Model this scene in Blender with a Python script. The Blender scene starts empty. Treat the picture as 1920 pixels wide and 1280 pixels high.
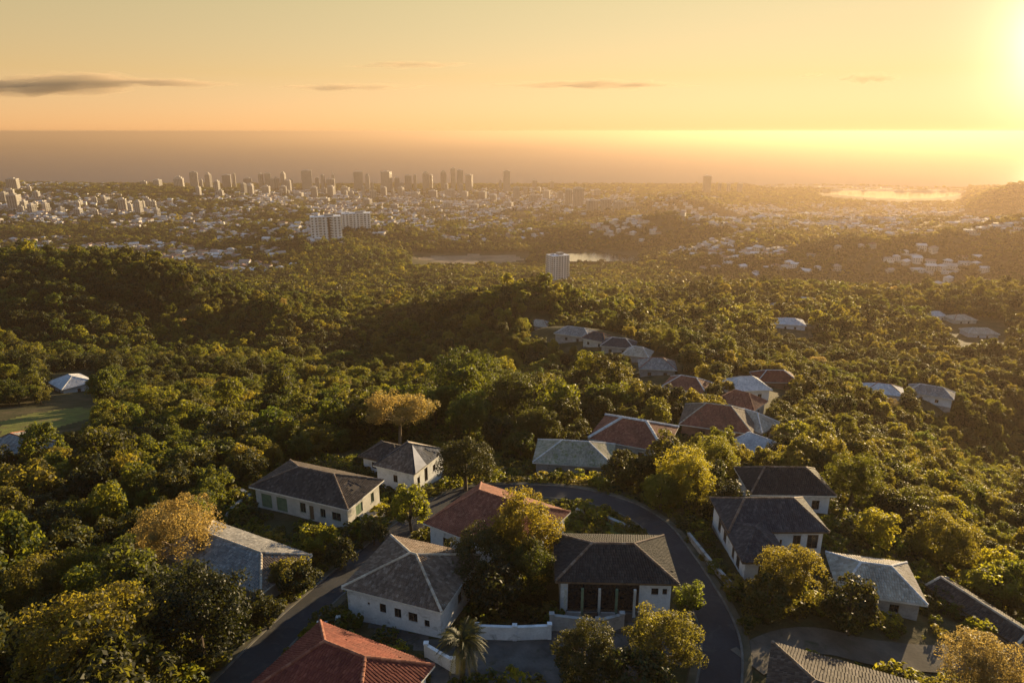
import bpy, bmesh, math, random
import numpy as np
from mathutils import Vector, Matrix, noise as mnoise

# ------------------------------------------------------------------ camera, sky, sun, exposure
S = bpy.context.scene
C = S.collection
F, PITCH, H = 1288.0, math.radians(17.0), 300.0          # focal length in px of a 1920 wide frame, tilt, height above sea
cam = bpy.data.objects.new('camera', bpy.data.cameras.new('camera'))
C.objects.link(cam)
cam.location = (0, 0, H)
cam.rotation_euler = (math.pi / 2 - PITCH, 0, 0)
cam.data.sensor_width = 36.0
cam.data.lens = 36.0 * F / 1920.0
cam.data.clip_start = 0.5
cam.data.clip_end = 400000.0
S.camera = cam

SUN_EL, SUN_AZ = math.radians(5.8), math.radians(38.8)   # azimuth clockwise from +Y
SUN_DIR = Vector((math.sin(SUN_AZ) * math.cos(SUN_EL), math.cos(SUN_AZ) * math.cos(SUN_EL), math.sin(SUN_EL)))
W = bpy.data.worlds.new('World'); S.world = W
W.use_nodes = True
nt = W.node_tree; nt.nodes.clear()
out = nt.nodes.new('ShaderNodeOutputWorld'); bg = nt.nodes.new('ShaderNodeBackground')
sky = nt.nodes.new('ShaderNodeTexSky'); sky.sky_type = 'NISHITA'; sky.sun_disc = False
sky.sun_elevation = SUN_EL; sky.sun_rotation = SUN_AZ
sky.altitude = 200; sky.air_density = 1.1; sky.dust_density = 0.0; sky.ozone_density = 1.0
geo = nt.nodes.new('ShaderNodeTexCoord'); sep = nt.nodes.new('ShaderNodeSeparateXYZ')
L = nt.links.new
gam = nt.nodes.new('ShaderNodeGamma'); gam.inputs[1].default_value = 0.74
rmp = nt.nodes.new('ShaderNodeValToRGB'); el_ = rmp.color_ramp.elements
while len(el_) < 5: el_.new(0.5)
for q, (p_, c_) in zip(el_, ((0.0, (0.86, 0.68, 0.84)), (0.07, (0.99, 0.67, 0.48)), (0.17, (1.20, 0.795, 0.45)), (0.36, (0.90, 0.84, 0.84)), (0.75, (0.86, 1.12, 1.55)))):  # upper stops brightened and blued, added as cool fill for the shaded foreground
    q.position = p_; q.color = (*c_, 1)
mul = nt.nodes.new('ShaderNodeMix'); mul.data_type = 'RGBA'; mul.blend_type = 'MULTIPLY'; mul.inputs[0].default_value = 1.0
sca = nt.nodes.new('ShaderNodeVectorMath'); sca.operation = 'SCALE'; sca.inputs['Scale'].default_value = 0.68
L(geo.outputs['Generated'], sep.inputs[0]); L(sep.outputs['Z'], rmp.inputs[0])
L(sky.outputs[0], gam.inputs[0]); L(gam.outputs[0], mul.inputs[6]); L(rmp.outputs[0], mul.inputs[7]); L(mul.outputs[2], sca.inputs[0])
# the bright aureole round the low sun
dot = nt.nodes.new('ShaderNodeVectorMath'); dot.operation = 'DOT_PRODUCT'; dot.inputs[1].default_value = tuple(SUN_DIR)
ac = nt.nodes.new('ShaderNodeMath'); ac.operation = 'ARCCOSINE'
e1 = nt.nodes.new('ShaderNodeMath'); e1.operation = 'MULTIPLY'; e1.inputs[1].default_value = -1 / math.radians(1.5)
e2 = nt.nodes.new('ShaderNodeMath'); e2.operation = 'EXPONENT'
glow = nt.nodes.new('ShaderNodeVectorMath'); glow.operation = 'SCALE'; glow.inputs[0].default_value = (36.0, 29.0, 18.0)
add = nt.nodes.new('ShaderNodeVectorMath'); add.operation = 'ADD'
L(geo.outputs['Generated'], dot.inputs[0]); L(dot.outputs['Value'], ac.inputs[0]); L(ac.outputs[0], e1.inputs[0]); L(e1.outputs[0], e2.inputs[0]); L(e2.outputs[0], glow.inputs['Scale'])
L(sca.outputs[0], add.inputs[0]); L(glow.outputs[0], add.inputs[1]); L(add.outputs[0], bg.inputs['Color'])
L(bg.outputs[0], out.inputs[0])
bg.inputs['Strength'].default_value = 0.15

sl = bpy.data.lights.new('sun', 'SUN'); sl.energy = 5.0; sl.angle = math.radians(0.5); sl.color = (1.0, 0.74, 0.40)
sun = bpy.data.objects.new('sun', sl); C.objects.link(sun)
sun.rotation_euler = SUN_DIR.to_track_quat('Z', 'Y').to_euler()
sun.location = (0, 0, 400)

S.view_settings.view_transform = 'Standard'
S.view_settings.look = 'None'
S.view_settings.exposure = 1.52
S.view_settings.gamma = 1.0
S.view_settings.use_curve_mapping = False
S.render.engine = 'CYCLES'
cy = S.cycles
cy.max_bounces = 5; cy.diffuse_bounces = 2; cy.glossy_bounces = 2; cy.transmission_bounces = 3
cy.volume_bounces = 0; cy.transparent_max_bounces = 8
cy.use_denoising = True

HAZE = dict(density=1.15e-4, color=(0.49, 0.36, 0.26), g=0.45)

# ------------------------------------------------------------------ helpers
SP, CP = math.sin(PITCH), math.cos(PITCH)

def at(px, py, Z):
    """world point seen at a pixel of the 1920x1280 photograph, at elevation Z"""
    a = (px - 960) / F; b = (640 - py) / F
    t = (Z - H) / (b * CP - SP)
    return Vector((a * t, t * (CP + b * SP), Z))

def proj(x, y, z):
    """world -> photograph pixels, depth (numpy friendly)"""
    dz = z - H
    d = y * CP - dz * SP
    u = y * SP + dz * CP
    d = np.maximum(d, 1e-3)
    return 960 + F * x / d, 640 - F * u / d, d

class MB:
    """collects faces for one mesh"""
    def __init__(s): s.v = []; s.f = []; s.m = []; s.t = []
    def face(s, pts, mi=0, t=0.5):
        n = len(s.v); s.v.extend([tuple(p) for p in pts]); s.f.append(tuple(range(n, n + len(pts)))); s.m.append(mi); s.t.append(t)
    def box(s, c, size, rz=0.0, mi=0, t=0.5, M=None):
        hx, hy, hz = size[0] / 2, size[1] / 2, size[2] / 2
        co, si = math.cos(rz), math.sin(rz)
        P = []
        for z in (-hz, hz):
            for x, y in ((-hx, -hy), (hx, -hy), (hx, hy), (-hx, hy)):
                p = Vector((c[0] + x * co - y * si, c[1] + x * si + y * co, c[2] + z))
                P.append(tuple(M @ p) if M is not None else tuple(p))
        n = len(s.v); s.v.extend(P)
        for q in ((3, 2, 1, 0), (4, 5, 6, 7), (0, 1, 5, 4), (1, 2, 6, 5), (2, 3, 7, 6), (3, 0, 4, 7)):
            s.f.append(tuple(n + i for i in q)); s.m.append(mi); s.t.append(t)
    def tube(s, pts, rad, n=8, cap=True, mi=0, t=0.5):
        """pts: list of points, rad: list of radii"""
        rings = []
        for i, p in enumerate(pts):
            p = Vector(p)
            d = (Vector(pts[min(i + 1, len(pts) - 1)]) - Vector(pts[max(i - 1, 0)])).normalized()
            a = d.cross(Vector((0, 0, 1)) if abs(d.z) < 0.95 else Vector((1, 0, 0))).normalized(); b = d.cross(a)
            k = len(s.v)
            for j in range(n):
                q = p + rad[i] * (math.cos(2 * math.pi * j / n) * a + math.sin(2 * math.pi * j / n) * b)
                s.v.append(tuple(q))
            rings.append(k)
        for i in range(len(rings) - 1):
            for j in range(n):
                s.f.append((rings[i] + j, rings[i + 1] + j, rings[i + 1] + (j + 1) % n, rings[i] + (j + 1) % n)); s.m.append(mi); s.t.append(t)
        if cap:
            s.f.append(tuple(rings[-1] + j for j in range(n))); s.m.append(mi); s.t.append(t)
    def mesh(s, name, mats, smooth=False):
        me = bpy.data.meshes.new(name)
        me.from_pydata(s.v, [], s.f)
        for m in (mats if isinstance(mats, (list, tuple)) else [mats]): me.materials.append(m)
        me.polygons.foreach_set('material_index', s.m)
        if smooth: me.polygons.foreach_set('use_smooth', [True] * len(s.f))
        a = me.attributes.new('tint', 'FLOAT', 'FACE'); a.data.foreach_set('value', s.t)
        me.update()
        return me
    def build(s, name, mats, parent=None, smooth=False, loc=None):
        return link(name, s.mesh(name, mats, smooth), parent, loc)

def link(name, data, parent=None, loc=None):
    o = bpy.data.objects.new(name, data); C.objects.link(o)
    if parent is not None: o.parent = parent
    if loc is not None: o.location = loc
    return o

def empty(name, loc, rz=0.0, scale=1.0):
    o = bpy.data.objects.new(name, None); C.objects.link(o)
    o.location = loc; o.rotation_euler = (0, 0, rz); o.scale = (scale,) * 3
    o.empty_display_size = 0.5
    return o

def tag(o, label=None, cat=None, group=None, kind=None):
    if label: o['label'] = label
    if cat: o['category'] = cat
    if group: o['group'] = group
    if kind: o['kind'] = kind
    return o

# ------------------------------------------------------------------ materials
def new_mat(name):
    m = bpy.data.materials.new(name); m.use_nodes = True
    t = m.node_tree; t.nodes.clear()
    o = t.nodes.new('ShaderNodeOutputMaterial')
    return m, t, o

def nd(t, typ, **kw):
    n = t.nodes.new(typ)
    for k, v in kw.items():
        if hasattr(n, k): setattr(n, k, v)
        else: n.inputs[k].default_value = v
    return n

def ramp(t, fac, stops):
    r = t.nodes.new('ShaderNodeValToRGB')
    e = r.color_ramp.elements
    while len(e) < len(stops): e.new(0.5)
    for q, (p, c) in zip(e, stops): q.position = p; q.color = (*c, 1)
    t.links.new(fac, r.inputs[0])
    return r.outputs[0]

def mixc(t, fac, a, b, mode='MIX'):
    m = t.nodes.new('ShaderNodeMix'); m.data_type = 'RGBA'; m.blend_type = mode
    for i, v in ((0, fac), (6, a), (7, b)):
        if hasattr(v, 'node'): t.links.new(v, m.inputs[i])
        elif i: m.inputs[i].default_value = (*v, 1)
        else: m.inputs[i].default_value = v
    return m.outputs[2]

def noise(t, scale, detail=4, coord='Object', rough=0.55, dist=0.0):
    c = t.nodes.new('ShaderNodeTexCoord') if coord != 'Position' else t.nodes.new('ShaderNodeNewGeometry')
    n = t.nodes.new('ShaderNodeTexNoise'); n.inputs['Scale'].default_value = scale
    n.inputs['Detail'].default_value = detail; n.inputs['Roughness'].default_value = rough; n.inputs['Distortion'].default_value = dist
    t.links.new(c.outputs[coord], n.inputs['Vector'])
    return n.outputs[0]

def attr(t, name):
    a = t.nodes.new('ShaderNodeAttribute'); a.attribute_name = name
    return a.outputs['Fac']

def surface(t, o, col, rough=0.85, bump=None, bstr=0.3, bdist=0.05, spec=0.3, metal=0.0):
    b = t.nodes.new('ShaderNodeBsdfPrincipled')
    if hasattr(col, 'node'): t.links.new(col, b.inputs['Base Color'])
    else: b.inputs['Base Color'].default_value = (*col, 1)
    b.inputs['Roughness'].default_value = rough; b.inputs['Metallic'].default_value = metal
    b.inputs['Specular IOR Level'].default_value = spec
    if bump is not None:
        n = t.nodes.new('ShaderNodeBump'); n.inputs['Strength'].default_value = bstr; n.inputs['Distance'].default_value = bdist
        t.links.new(bump, n.inputs['Height']); t.links.new(n.outputs[0], b.inputs['Normal'])
    t.links.new(b.outputs[0], o.inputs[0])
    return b

def mat_plain(name, c1, c2, scale=0.6, rough=0.85, bump=0.2, spec=0.3, stain=None, coord='Object'):
    m, t, o = new_mat(name)
    n1 = noise(t, scale, 5, coord); n2 = noise(t, scale * 9, 3, coord)
    col = ramp(t, n1, [(0.32, c1), (0.68, c2)])
    col = mixc(t, 0.35, col, ramp(t, n2, [(0.3, (0.55, 0.55, 0.55)), (0.7, (1, 1, 1))]), 'MULTIPLY')
    if stain:
        n3 = noise(t, scale * 1.7, 6, coord, 0.65, 0.6)
        f = t.nodes.new('ShaderNodeMapRange'); f.inputs['From Min'].default_value = 0.56; f.inputs['From Max'].default_value = 0.72
        t.links.new(n3, f.inputs['Value'])
        col = mixc(t, f.outputs[0], col, stain)
    surface(t, o, col, rough, n2, bump, 0.04, spec)
    return m

def mat_tiles(name, c1, c2, c3, lichen=(0.30, 0.29, 0.24), lich=0.62):
    """weathered roof tiles: per tile tint, larger weathering patches, pale lichen"""
    m, t, o = new_mat(name)
    a = attr(t, 'tint')
    col = ramp(t, a, [(0.0, c1), (0.55, c2), (1.0, c3)])
    n = noise(t, 0.35, 5)
    col = mixc(t, 0.75, col, ramp(t, n, [(0.3, (0.5, 0.5, 0.52)), (0.7, (1.15, 1.1, 1.05))]), 'MULTIPLY')
    n2 = noise(t, 1.3, 6, rough=0.7)
    f = t.nodes.new('ShaderNodeMapRange'); f.inputs['From Min'].default_value = lich; f.inputs['From Max'].default_value = lich + 0.14
    t.links.new(n2, f.inputs['Value'])
    col = mixc(t, f.outputs[0], col, lichen)
    surface(t, o, col, 0.8, noise(t, 14, 2), 0.25, 0.02, 0.25)
    return m

def mat_leaf(name, dark, light, trans, amt=0.42, world_var=0.018):
    """leaves: reflection plus light let through"""
    m, t, o = new_mat(name)
    oi = t.nodes.new('ShaderNodeObjectInfo')
    a = attr(t, 'tint')
    col = ramp(t, a, [(0.05, dark), (0.95, light)])
    rv = ramp(t, oi.outputs['Random'], [(0.0, (0.45, 0.52, 0.48)), (0.4, (0.95, 1.0, 0.95)), (0.75, (1.40, 1.32, 0.95)), (1.0, (0.65, 0.85, 0.80))])
    col = mixc(t, 1.0, col, rv, 'MULTIPLY')
    wv = ramp(t, noise(t, world_var, 3, 'Position'), [(0.35, (0.75, 0.80, 0.78)), (0.65, (1.22, 1.12, 0.95))])
    col = mixc(t, 0.8, col, wv, 'MULTIPLY')
    d = nd(t, 'ShaderNodeBsdfPrincipled'); d.inputs['Roughness'].default_value = 0.55; d.inputs['Specular IOR Level'].default_value = 0.25
    t.links.new(col, d.inputs['Base Color'])
    tr = nd(t, 'ShaderNodeBsdfTranslucent')
    t.links.new(mixc(t, 1.0, mixc(t, 1.0, rv, wv, 'MULTIPLY'), trans, 'MULTIPLY'), tr.inputs['Color'])
    mx = nd(t, 'ShaderNodeMixShader'); mx.inputs[0].default_value = amt
    t.links.new(d.outputs[0], mx.inputs[1]); t.links.new(tr.outputs[0], mx.inputs[2]); t.links.new(mx.outputs[0], o.inputs[0])
    return m

M = {}
M['leaf_green'] = mat_leaf('leaf_green', (0.014, 0.028, 0.006), (0.052, 0.078, 0.014), (0.24, 0.245, 0.024), 0.46)
M['leaf_olive'] = mat_leaf('leaf_olive', (0.021, 0.024, 0.008), (0.070, 0.064, 0.021), (0.30, 0.262, 0.034), 0.46)
M['leaf_gold'] = mat_leaf('leaf_gold', (0.095, 0.074, 0.029), (0.22, 0.17, 0.072), (0.50, 0.36, 0.12), 0.46)
M['leaf_dark'] = mat_leaf('leaf_dark', (0.009, 0.016, 0.005), (0.030, 0.040, 0.011), (0.12, 0.11, 0.016), 0.36)
M['leaf_yellow'] = mat_leaf('leaf_yellow', (0.030, 0.036, 0.008), (0.090, 0.092, 0.017), (0.40, 0.37, 0.034), 0.48)
M['leaf_palm'] = mat_leaf('leaf_palm', (0.015, 0.023, 0.008), (0.038, 0.046, 0.016), (0.13, 0.12, 0.02), 0.30)
M['bark'] = mat_plain('bark', (0.060, 0.044, 0.030), (0.14, 0.105, 0.075), 2.0, 0.95, 0.5)
M['bark_pale'] = mat_plain('bark_pale', (0.16, 0.12, 0.08), (0.30, 0.23, 0.16), 2.0, 0.95, 0.4)
M['wall_white'] = mat_plain('wall_white', (0.54, 0.555, 0.575), (0.72, 0.725, 0.735), 0.5, 0.9, 0.15, 0.2, stain=(0.27, 0.27, 0.26))
M['wall_cream'] = mat_plain('wall_cream', (0.40, 0.39, 0.36), (0.58, 0.56, 0.52), 0.5, 0.9, 0.15, 0.2, stain=(0.30, 0.31, 0.24))
M['wall_grey'] = mat_plain('wall_grey', (0.26, 0.25, 0.24), (0.42, 0.40, 0.38), 0.6, 0.9, 0.2, 0.2, stain=(0.16, 0.15, 0.13))
M['wall_brick'] = mat_plain('wall_brick', (0.20, 0.10, 0.07), (0.30, 0.16, 0.11), 0.8, 0.9, 0.2)
M['concrete'] = mat_plain('concrete', (0.22, 0.21, 0.20), (0.36, 0.35, 0.33), 0.4, 0.92, 0.25, 0.2, stain=(0.12, 0.11, 0.10))
M['asphalt'] = mat_plain('asphalt', (0.026, 0.027, 0.030), (0.042, 0.042, 0.045), 0.25, 0.9, 0.25, 0.2, stain=(0.058, 0.056, 0.053))
M['kerb'] = mat_plain('kerb', (0.06, 0.057, 0.05), (0.14, 0.13, 0.115), 0.9, 0.9, 0.3)
M['verge'] = mat_plain('verge', (0.040, 0.040, 0.022), (0.10, 0.082, 0.055), 0.5, 0.95, 0.4)
M['timber'] = mat_plain('timber', (0.10, 0.065, 0.04), (0.17, 0.12, 0.075), 1.4, 0.85, 0.3)
M['timber_white'] = mat_plain('timber_white', (0.55, 0.54, 0.50), (0.74, 0.72, 0.68), 1.0, 0.7, 0.15)
M['green_paint'] = mat_plain('green_paint', (0.10, 0.16, 0.10), (0.17, 0.24, 0.15), 1.0, 0.7, 0.1)
M['metal'] = mat_plain('metal', (0.30, 0.31, 0.33), (0.45, 0.46, 0.48), 1.0, 0.45, 0.1, 0.5)
M['tile_brown'] = mat_tiles('tile_brown', (0.095, 0.064, 0.044), (0.15, 0.105, 0.076), (0.24, 0.185, 0.145))
M['tile_red'] = mat_tiles('tile_red', (0.12, 0.026, 0.017), (0.165, 0.040, 0.025), (0.22, 0.065, 0.042), (0.24, 0.10, 0.07), 0.70)
M['tile_terracotta'] = mat_tiles('tile_terracotta', (0.17, 0.055, 0.033), (0.235, 0.085, 0.052), (0.31, 0.135, 0.085), (0.32, 0.21, 0.15), 0.64)
M['tile_dark'] = mat_tiles('tile_dark', (0.014, 0.014, 0.015), (0.025, 0.024, 0.024), (0.050, 0.046, 0.043), (0.22, 0.21, 0.20), 0.73)
M['tile_slate'] = mat_tiles('tile_slate', (0.024, 0.028, 0.035), (0.038, 0.043, 0.052), (0.075, 0.08, 0.09), (0.26, 0.26, 0.27), 0.67)
M['tile_darkbrown'] = mat_tiles('tile_darkbrown', (0.040, 0.029, 0.024), (0.065, 0.049, 0.040), (0.12, 0.096, 0.08), (0.36, 0.33, 0.31), 0.65)
M['tile_bluegrey'] = mat_tiles('tile_bluegrey', (0.16, 0.155, 0.145), (0.23, 0.22, 0.205), (0.34, 0.325, 0.30), (0.42, 0.39, 0.35), 0.56)
M['tile_tan'] = mat_tiles('tile_tan', (0.30, 0.25, 0.19), (0.42, 0.36, 0.28), (0.52, 0.46, 0.38), (0.60, 0.56, 0.50), 0.60)
M['tile_pale'] = mat_tiles('tile_pale', (0.42, 0.42, 0.43), (0.55, 0.55, 0.55), (0.66, 0.65, 0.64), (0.35, 0.33, 0.30), 0.66)
M['tile_mossy'] = mat_tiles('tile_mossy', (0.24, 0.22, 0.17), (0.33, 0.31, 0.24), (0.42, 0.38, 0.31), (0.13, 0.15, 0.05), 0.50)
m, t, o = new_mat('glass_dark')
surface(t, o, ramp(t, noise(t, 3.0, 2), [(0.4, (0.012, 0.014, 0.016)), (0.6, (0.03, 0.033, 0.036))]), 0.12, None, spec=0.5); M['glass'] = m
m, t, o = new_mat('glass_far')
surface(t, o, (0.03, 0.033, 0.04), 0.25, None, spec=0.4); M['glass_far'] = m

def mat_city(name, stops):
    m, t, o = new_mat(name)
    oi = t.nodes.new('ShaderNodeObjectInfo')
    col = ramp(t, oi.outputs['Random'], stops)
    col = mixc(t, 0.5, col, ramp(t, noise(t, 0.25, 4, 'Position'), [(0.3, (0.7, 0.7, 0.7)), (0.7, (1.05, 1.05, 1.05))]), 'MULTIPLY')
    surface(t, o, col, 0.85)
    return m
M['city_wall'] = mat_city('city_wall', [(0, (0.38, 0.36, 0.33)), (0.3, (0.62, 0.60, 0.56)), (0.6, (0.74, 0.72, 0.69)), (0.8, (0.50, 0.43, 0.35)), (1, (0.68, 0.62, 0.54))])
M['city_roof'] = mat_city('city_roof', [(0, (0.20, 0.10, 0.07)), (0.25, (0.33, 0.20, 0.15)), (0.5, (0.40, 0.37, 0.34)), (0.75, (0.62, 0.60, 0.57)), (1, (0.72, 0.70, 0.66))])
M['tower_wall'] = mat_city('tower_wall', [(0, (0.36, 0.34, 0.31)), (0.5, (0.56, 0.52, 0.47)), (1, (0.30, 0.29, 0.28))])
M['block_white'] = mat_plain('block_white', (0.70, 0.70, 0.68), (0.82, 0.81, 0.79), 0.08, 0.85, 0.05, 0.2, stain=(0.50, 0.48, 0.45))

# ground: soil, litter and low scrub
m, t, o = new_mat('ground_soil')
n1 = noise(t, 0.012, 5, 'Position'); n2 = noise(t, 0.16, 6, 'Position', 0.65); n3 = noise(t, 1.6, 4, 'Position', 0.65)
col = ramp(t, n2, [(0.30, (0.030, 0.034, 0.014)), (0.50, (0.055, 0.052, 0.024)), (0.66, (0.095, 0.075, 0.045)), (0.80, (0.15, 0.12, 0.08))])
col = mixc(t, 0.6, col, ramp(t, n1, [(0.35, (0.6, 0.7, 0.55)), (0.65, (1.2, 1.05, 0.9))]), 'MULTIPLY')
col = mixc(t, 0.55, col, ramp(t, n3, [(0.3, (0.5, 0.5, 0.5)), (0.7, (1.2, 1.2, 1.2))]), 'MULTIPLY')
surface(t, o, col, 0.95, n3, 0.6, 0.2, 0.1); M['ground'] = m
m, t, o = new_mat('lawn_grass')
n2 = noise(t, 0.35, 6, 'Position', 0.65); n3 = noise(t, 4.0, 4, 'Position', 0.7)
col = ramp(t, n2, [(0.32, (0.15, 0.10, 0.055)), (0.46, (0.12, 0.13, 0.032)), (0.7, (0.19, 0.19, 0.05))])
col = mixc(t, 0.5, col, ramp(t, n3, [(0.3, (0.5, 0.5, 0.5)), (0.7, (1.1, 1.1, 1.1))]), 'MULTIPLY')
surface(t, o, col, 0.95, n3, 0.8, 0.15, 0.1); M['lawn'] = m
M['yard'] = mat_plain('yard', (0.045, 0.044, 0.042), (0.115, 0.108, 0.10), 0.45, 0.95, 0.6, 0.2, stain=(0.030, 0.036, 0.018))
M['bare_field'] = mat_plain('bare_field', (0.20, 0.14, 0.085), (0.33, 0.245, 0.16), 0.03, 0.95, 0.3, 0.1, stain=(0.12, 0.11, 0.06))
M['track'] = mat_plain('track', (0.070, 0.060, 0.048), (0.13, 0.112, 0.09), 0.4, 0.95, 0.6, 0.15, stain=(0.05, 0.052, 0.03))
M['sand'] = mat_plain('sand', (0.30, 0.25, 0.19), (0.42, 0.36, 0.28), 0.01, 0.95, 0.1, 0.1)

def mat_water(name, base, rough, scale, strength, refl):
    m, t, o = new_mat(name)
    g = t.nodes.new('ShaderNodeNewGeometry'); mp = t.nodes.new('ShaderNodeMapping'); mp.inputs['Scale'].default_value = (1, 2.2, 1)
    t.links.new(g.outputs['Position'], mp.inputs[0])
    n = t.nodes.new('ShaderNodeTexNoise'); n.inputs['Scale'].default_value = scale; n.inputs['Detail'].default_value = 4
    t.links.new(mp.outputs[0], n.inputs['Vector'])
    n2 = noise(t, scale * 0.012, 3, 'Position')
    bp = nd(t, 'ShaderNodeBump'); bp.inputs['Strength'].default_value = strength; bp.inputs['Distance'].default_value = 3.0
    t.links.new(n.outputs[0], bp.inputs['Height'])
    d = nd(t, 'ShaderNodeBsdfDiffuse'); t.links.new(mixc(t, n2, base, tuple(1.6 * c for c in base)), d.inputs['Color'])
    gl = nd(t, 'ShaderNodeBsdfGlossy'); gl.inputs['Roughness'].default_value = rough
    t.links.new(bp.outputs[0], gl.inputs['Normal']); t.links.new(bp.outputs[0], d.inputs['Normal'])
    mx = nd(t, 'ShaderNodeMixShader'); mx.inputs[0].default_value = refl
    t.links.new(d.outputs[0], mx.inputs[1]); t.links.new(gl.outputs[0], mx.inputs[2]); t.links.new(mx.outputs[0], o.inputs[0])
    return m
M['sea'] = mat_water('sea_water', (0.050, 0.068, 0.095), 0.26, 0.035, 0.35, 0.17)
M['lake'] = mat_water('lake_water', (0.030, 0.036, 0.036), 0.08, 0.2, 0.05, 0.92)

# ------------------------------------------------------------------ terrain
# control points: photograph pixel and elevation of the ground seen there
CTRL = [
 # near plateau with the houses
 (560,1280,252.5),(700,1260,252),(860,1270,251.5),(1000,1280,251.5),(1100,1180,250.5),(1250,1160,250),(1330,1250,250),(1500,1280,250.5),(1750,1280,250),(1900,1280,248),
 (640,1185,250.5),(820,1190,250.5),(900,1120,250),(430,1280,252),(300,1280,252),(100,1280,252.5),(0,1280,253),(150,1160,250),(0,1130,249),(300,1080,248),
 (470,1080,248.3),(600,1040,247.5),(450,980,246.5),(650,985,245.8),(500,935,245.5),(720,990,246),(760,925,243.3),(860,930,244.5),(680,890,242.5),(930,1060,248.8),(1060,1000,248.3),(1000,925,245.8),
 (1130,935,246.3),(1220,975,247.5),(1280,1050,249),(1330,1130,249.8),(1350,1200,250.2),(1440,1090,248.8),(1340,1040,248.6),(1540,1000,247.5),(1600,950,245.5),(1400,960,247),(1650,1140,248),
 (1560,1180,249.5),(1800,1200,247.5),(1900,1230,247),(1760,1110,245.5),(1900,1180,244),
 # slope beyond
 (755,832,237),(880,800,235),(1000,830,236.5),(950,880,241),(1080,880,241),(1200,850,239),(1300,860,240.5),(1280,910,243.5),(1400,870,241),(1180,800,236),(1330,800,236),(1420,800,235),(1520,860,238),
 (500,830,235),(400,880,238),(600,800,231),(300,850,235.5),(200,900,238),(100,850,233),(80,795,226),(0,800,226),(50,1000,242),(200,1000,243),(150,745,213),(0,740,214),(300,760,219),
 (450,740,210),(600,740,209),(700,700,202),(850,720,215),(1000,760,228),(1100,740,224),(950,690,205),(1100,700,214),(560,690,192),(400,690,195),(200,690,201),(0,685,203),
 # shaded bowl, ridge
 (650,660,172),(760,640,173),(880,640,184),(1000,655,200),(840,592,192),(890,575,205),(960,595,211),(1010,612,213),(1080,630,217),(1150,650,220),(1230,700,224),(1290,730,228),(1390,730,230),(1420,760,232),
 (780,600,178),(700,610,172),(960,560,178),(1080,585,186),(1150,620,203),(1250,640,207),(1350,670,214),
 # left hill
 (100,655,192),(350,650,183),(570,600,172),(480,566,196),(350,530,207),(230,508,213),(150,498,216),(0,495,216),(150,570,204),(350,590,190),(0,590,204),(590,585,172),(450,620,176),(250,620,188),
 # behind the left hill
 (620,560,128),(500,530,112),(700,520,106),(400,497,100),(200,485,100),(0,478,98),(850,535,112),(760,545,115),
 # right valley side
 (1500,700,212),(1600,730,209),(1700,735,206),(1760,745,206),(1500,610,196),(1400,610,196),(1300,600,192),(1640,660,192),(1840,625,182),(1900,680,190),(1500,545,166),(1700,560,168),(1900,545,160),(1300,545,168),(1150,560,165),
 (1560,800,222),(1650,860,224),(1750,930,228),(1850,1010,231),(1920,1080,234),(1700,800,208),(1800,830,196),(1900,860,188),(1900,960,205),(1800,900,210),(1720,1020,241),(1850,1110,241),(1600,900,240),
 # middle distance
 (1045,522,98),(1000,540,118),(950,520,104),(1120,505,76),(1200,500,77),(1160,520,90),(1300,500,98),(900,510,90),(1110,483,57),(1190,485,57),(1070,483,57),(880,487,58),(800,487,60),(970,487,57),(750,470,66),(1000,470,62),
 (1300,470,98),(1250,409,118),(1150,415,104),(1350,420,110),(1250,440,84),(1250,394,34),(1350,396,36),(1180,420,90),(1050,425,70),(1400,430,92),(1480,452,116),(1600,443,136),(1700,444,141),(1800,450,140),(1850,455,138),(1920,470,138),(1650,470,112),(1800,480,116),(1700,500,108),(1450,500,108),(1560,480,98),(1120,455,62),(1900,510,112),(1700,428,26),(1500,432,30),(1880,432,34),(1380,425,40),
 (612,447,110),(670,425,100),(560,440,98),(700,450,82),(800,450,72),(500,460,92),(450,420,85),(500,390,80),(400,372,88),(350,362,90),(450,360,70),(300,400,84),(150,430,86),(0,440,90),(0,400,92),(100,370,98),(0,352,96),(200,352,92),(120,347,94),(300,356,86),
 (900,420,48),(900,395,30),(750,400,40),(600,390,50),(600,365,24),(700,370,20),(800,365,14),(950,365,12),(1100,380,20),(1100,395,34),(1000,400,36),(1330,368,78),(1250,370,60),(1430,372,40),(1200,390,44),(1550,400,34),(1700,420,48),(1600,385,22),(1750,390,30),(1880,420,60),(1500,420,52),
 (1905,350,122),(1862,358,104),(1800,377,52),(1960,350,128),(2050,348,128),(1950,400,70),
 # coast
 (500,354,10),(600,352,8),(800,351,6),(1000,351,6),(1200,351,6),(1350,353,6),(1450,357,5),
]
def shore():
    pts = []
    for px in range(-500, 2500, 100):
        for Y, Z in ((4150, 2.0), (4300, -6.0), (4700, -25.0), (5600, -40)):
            pts.append(((px - 960) / F * (Y * CP + H * SP), Y, Z))
    return pts
cp = [tuple(at(px, py, z)) for px, py, z in CTRL] + shore()
for (px, py, z) in [c for c in CTRL if c[0] <= 60]:      # carry the ground on past the frame's sides
    p = at(px, py, z); cp.append((p.x * 1.35 - 15, p.y, z))
for (px, py, z) in [c for c in CTRL if c[0] >= 1880]:
    p = at(px, py, z); cp.append((p.x * 1.35 + 15, p.y, z - 1))
for x in (-60, -30, 0, 30, 60): cp.append((x, 10, 253.0)); cp.append((x * 1.5, -40, 252))
cp = np.array(cp)

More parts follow.
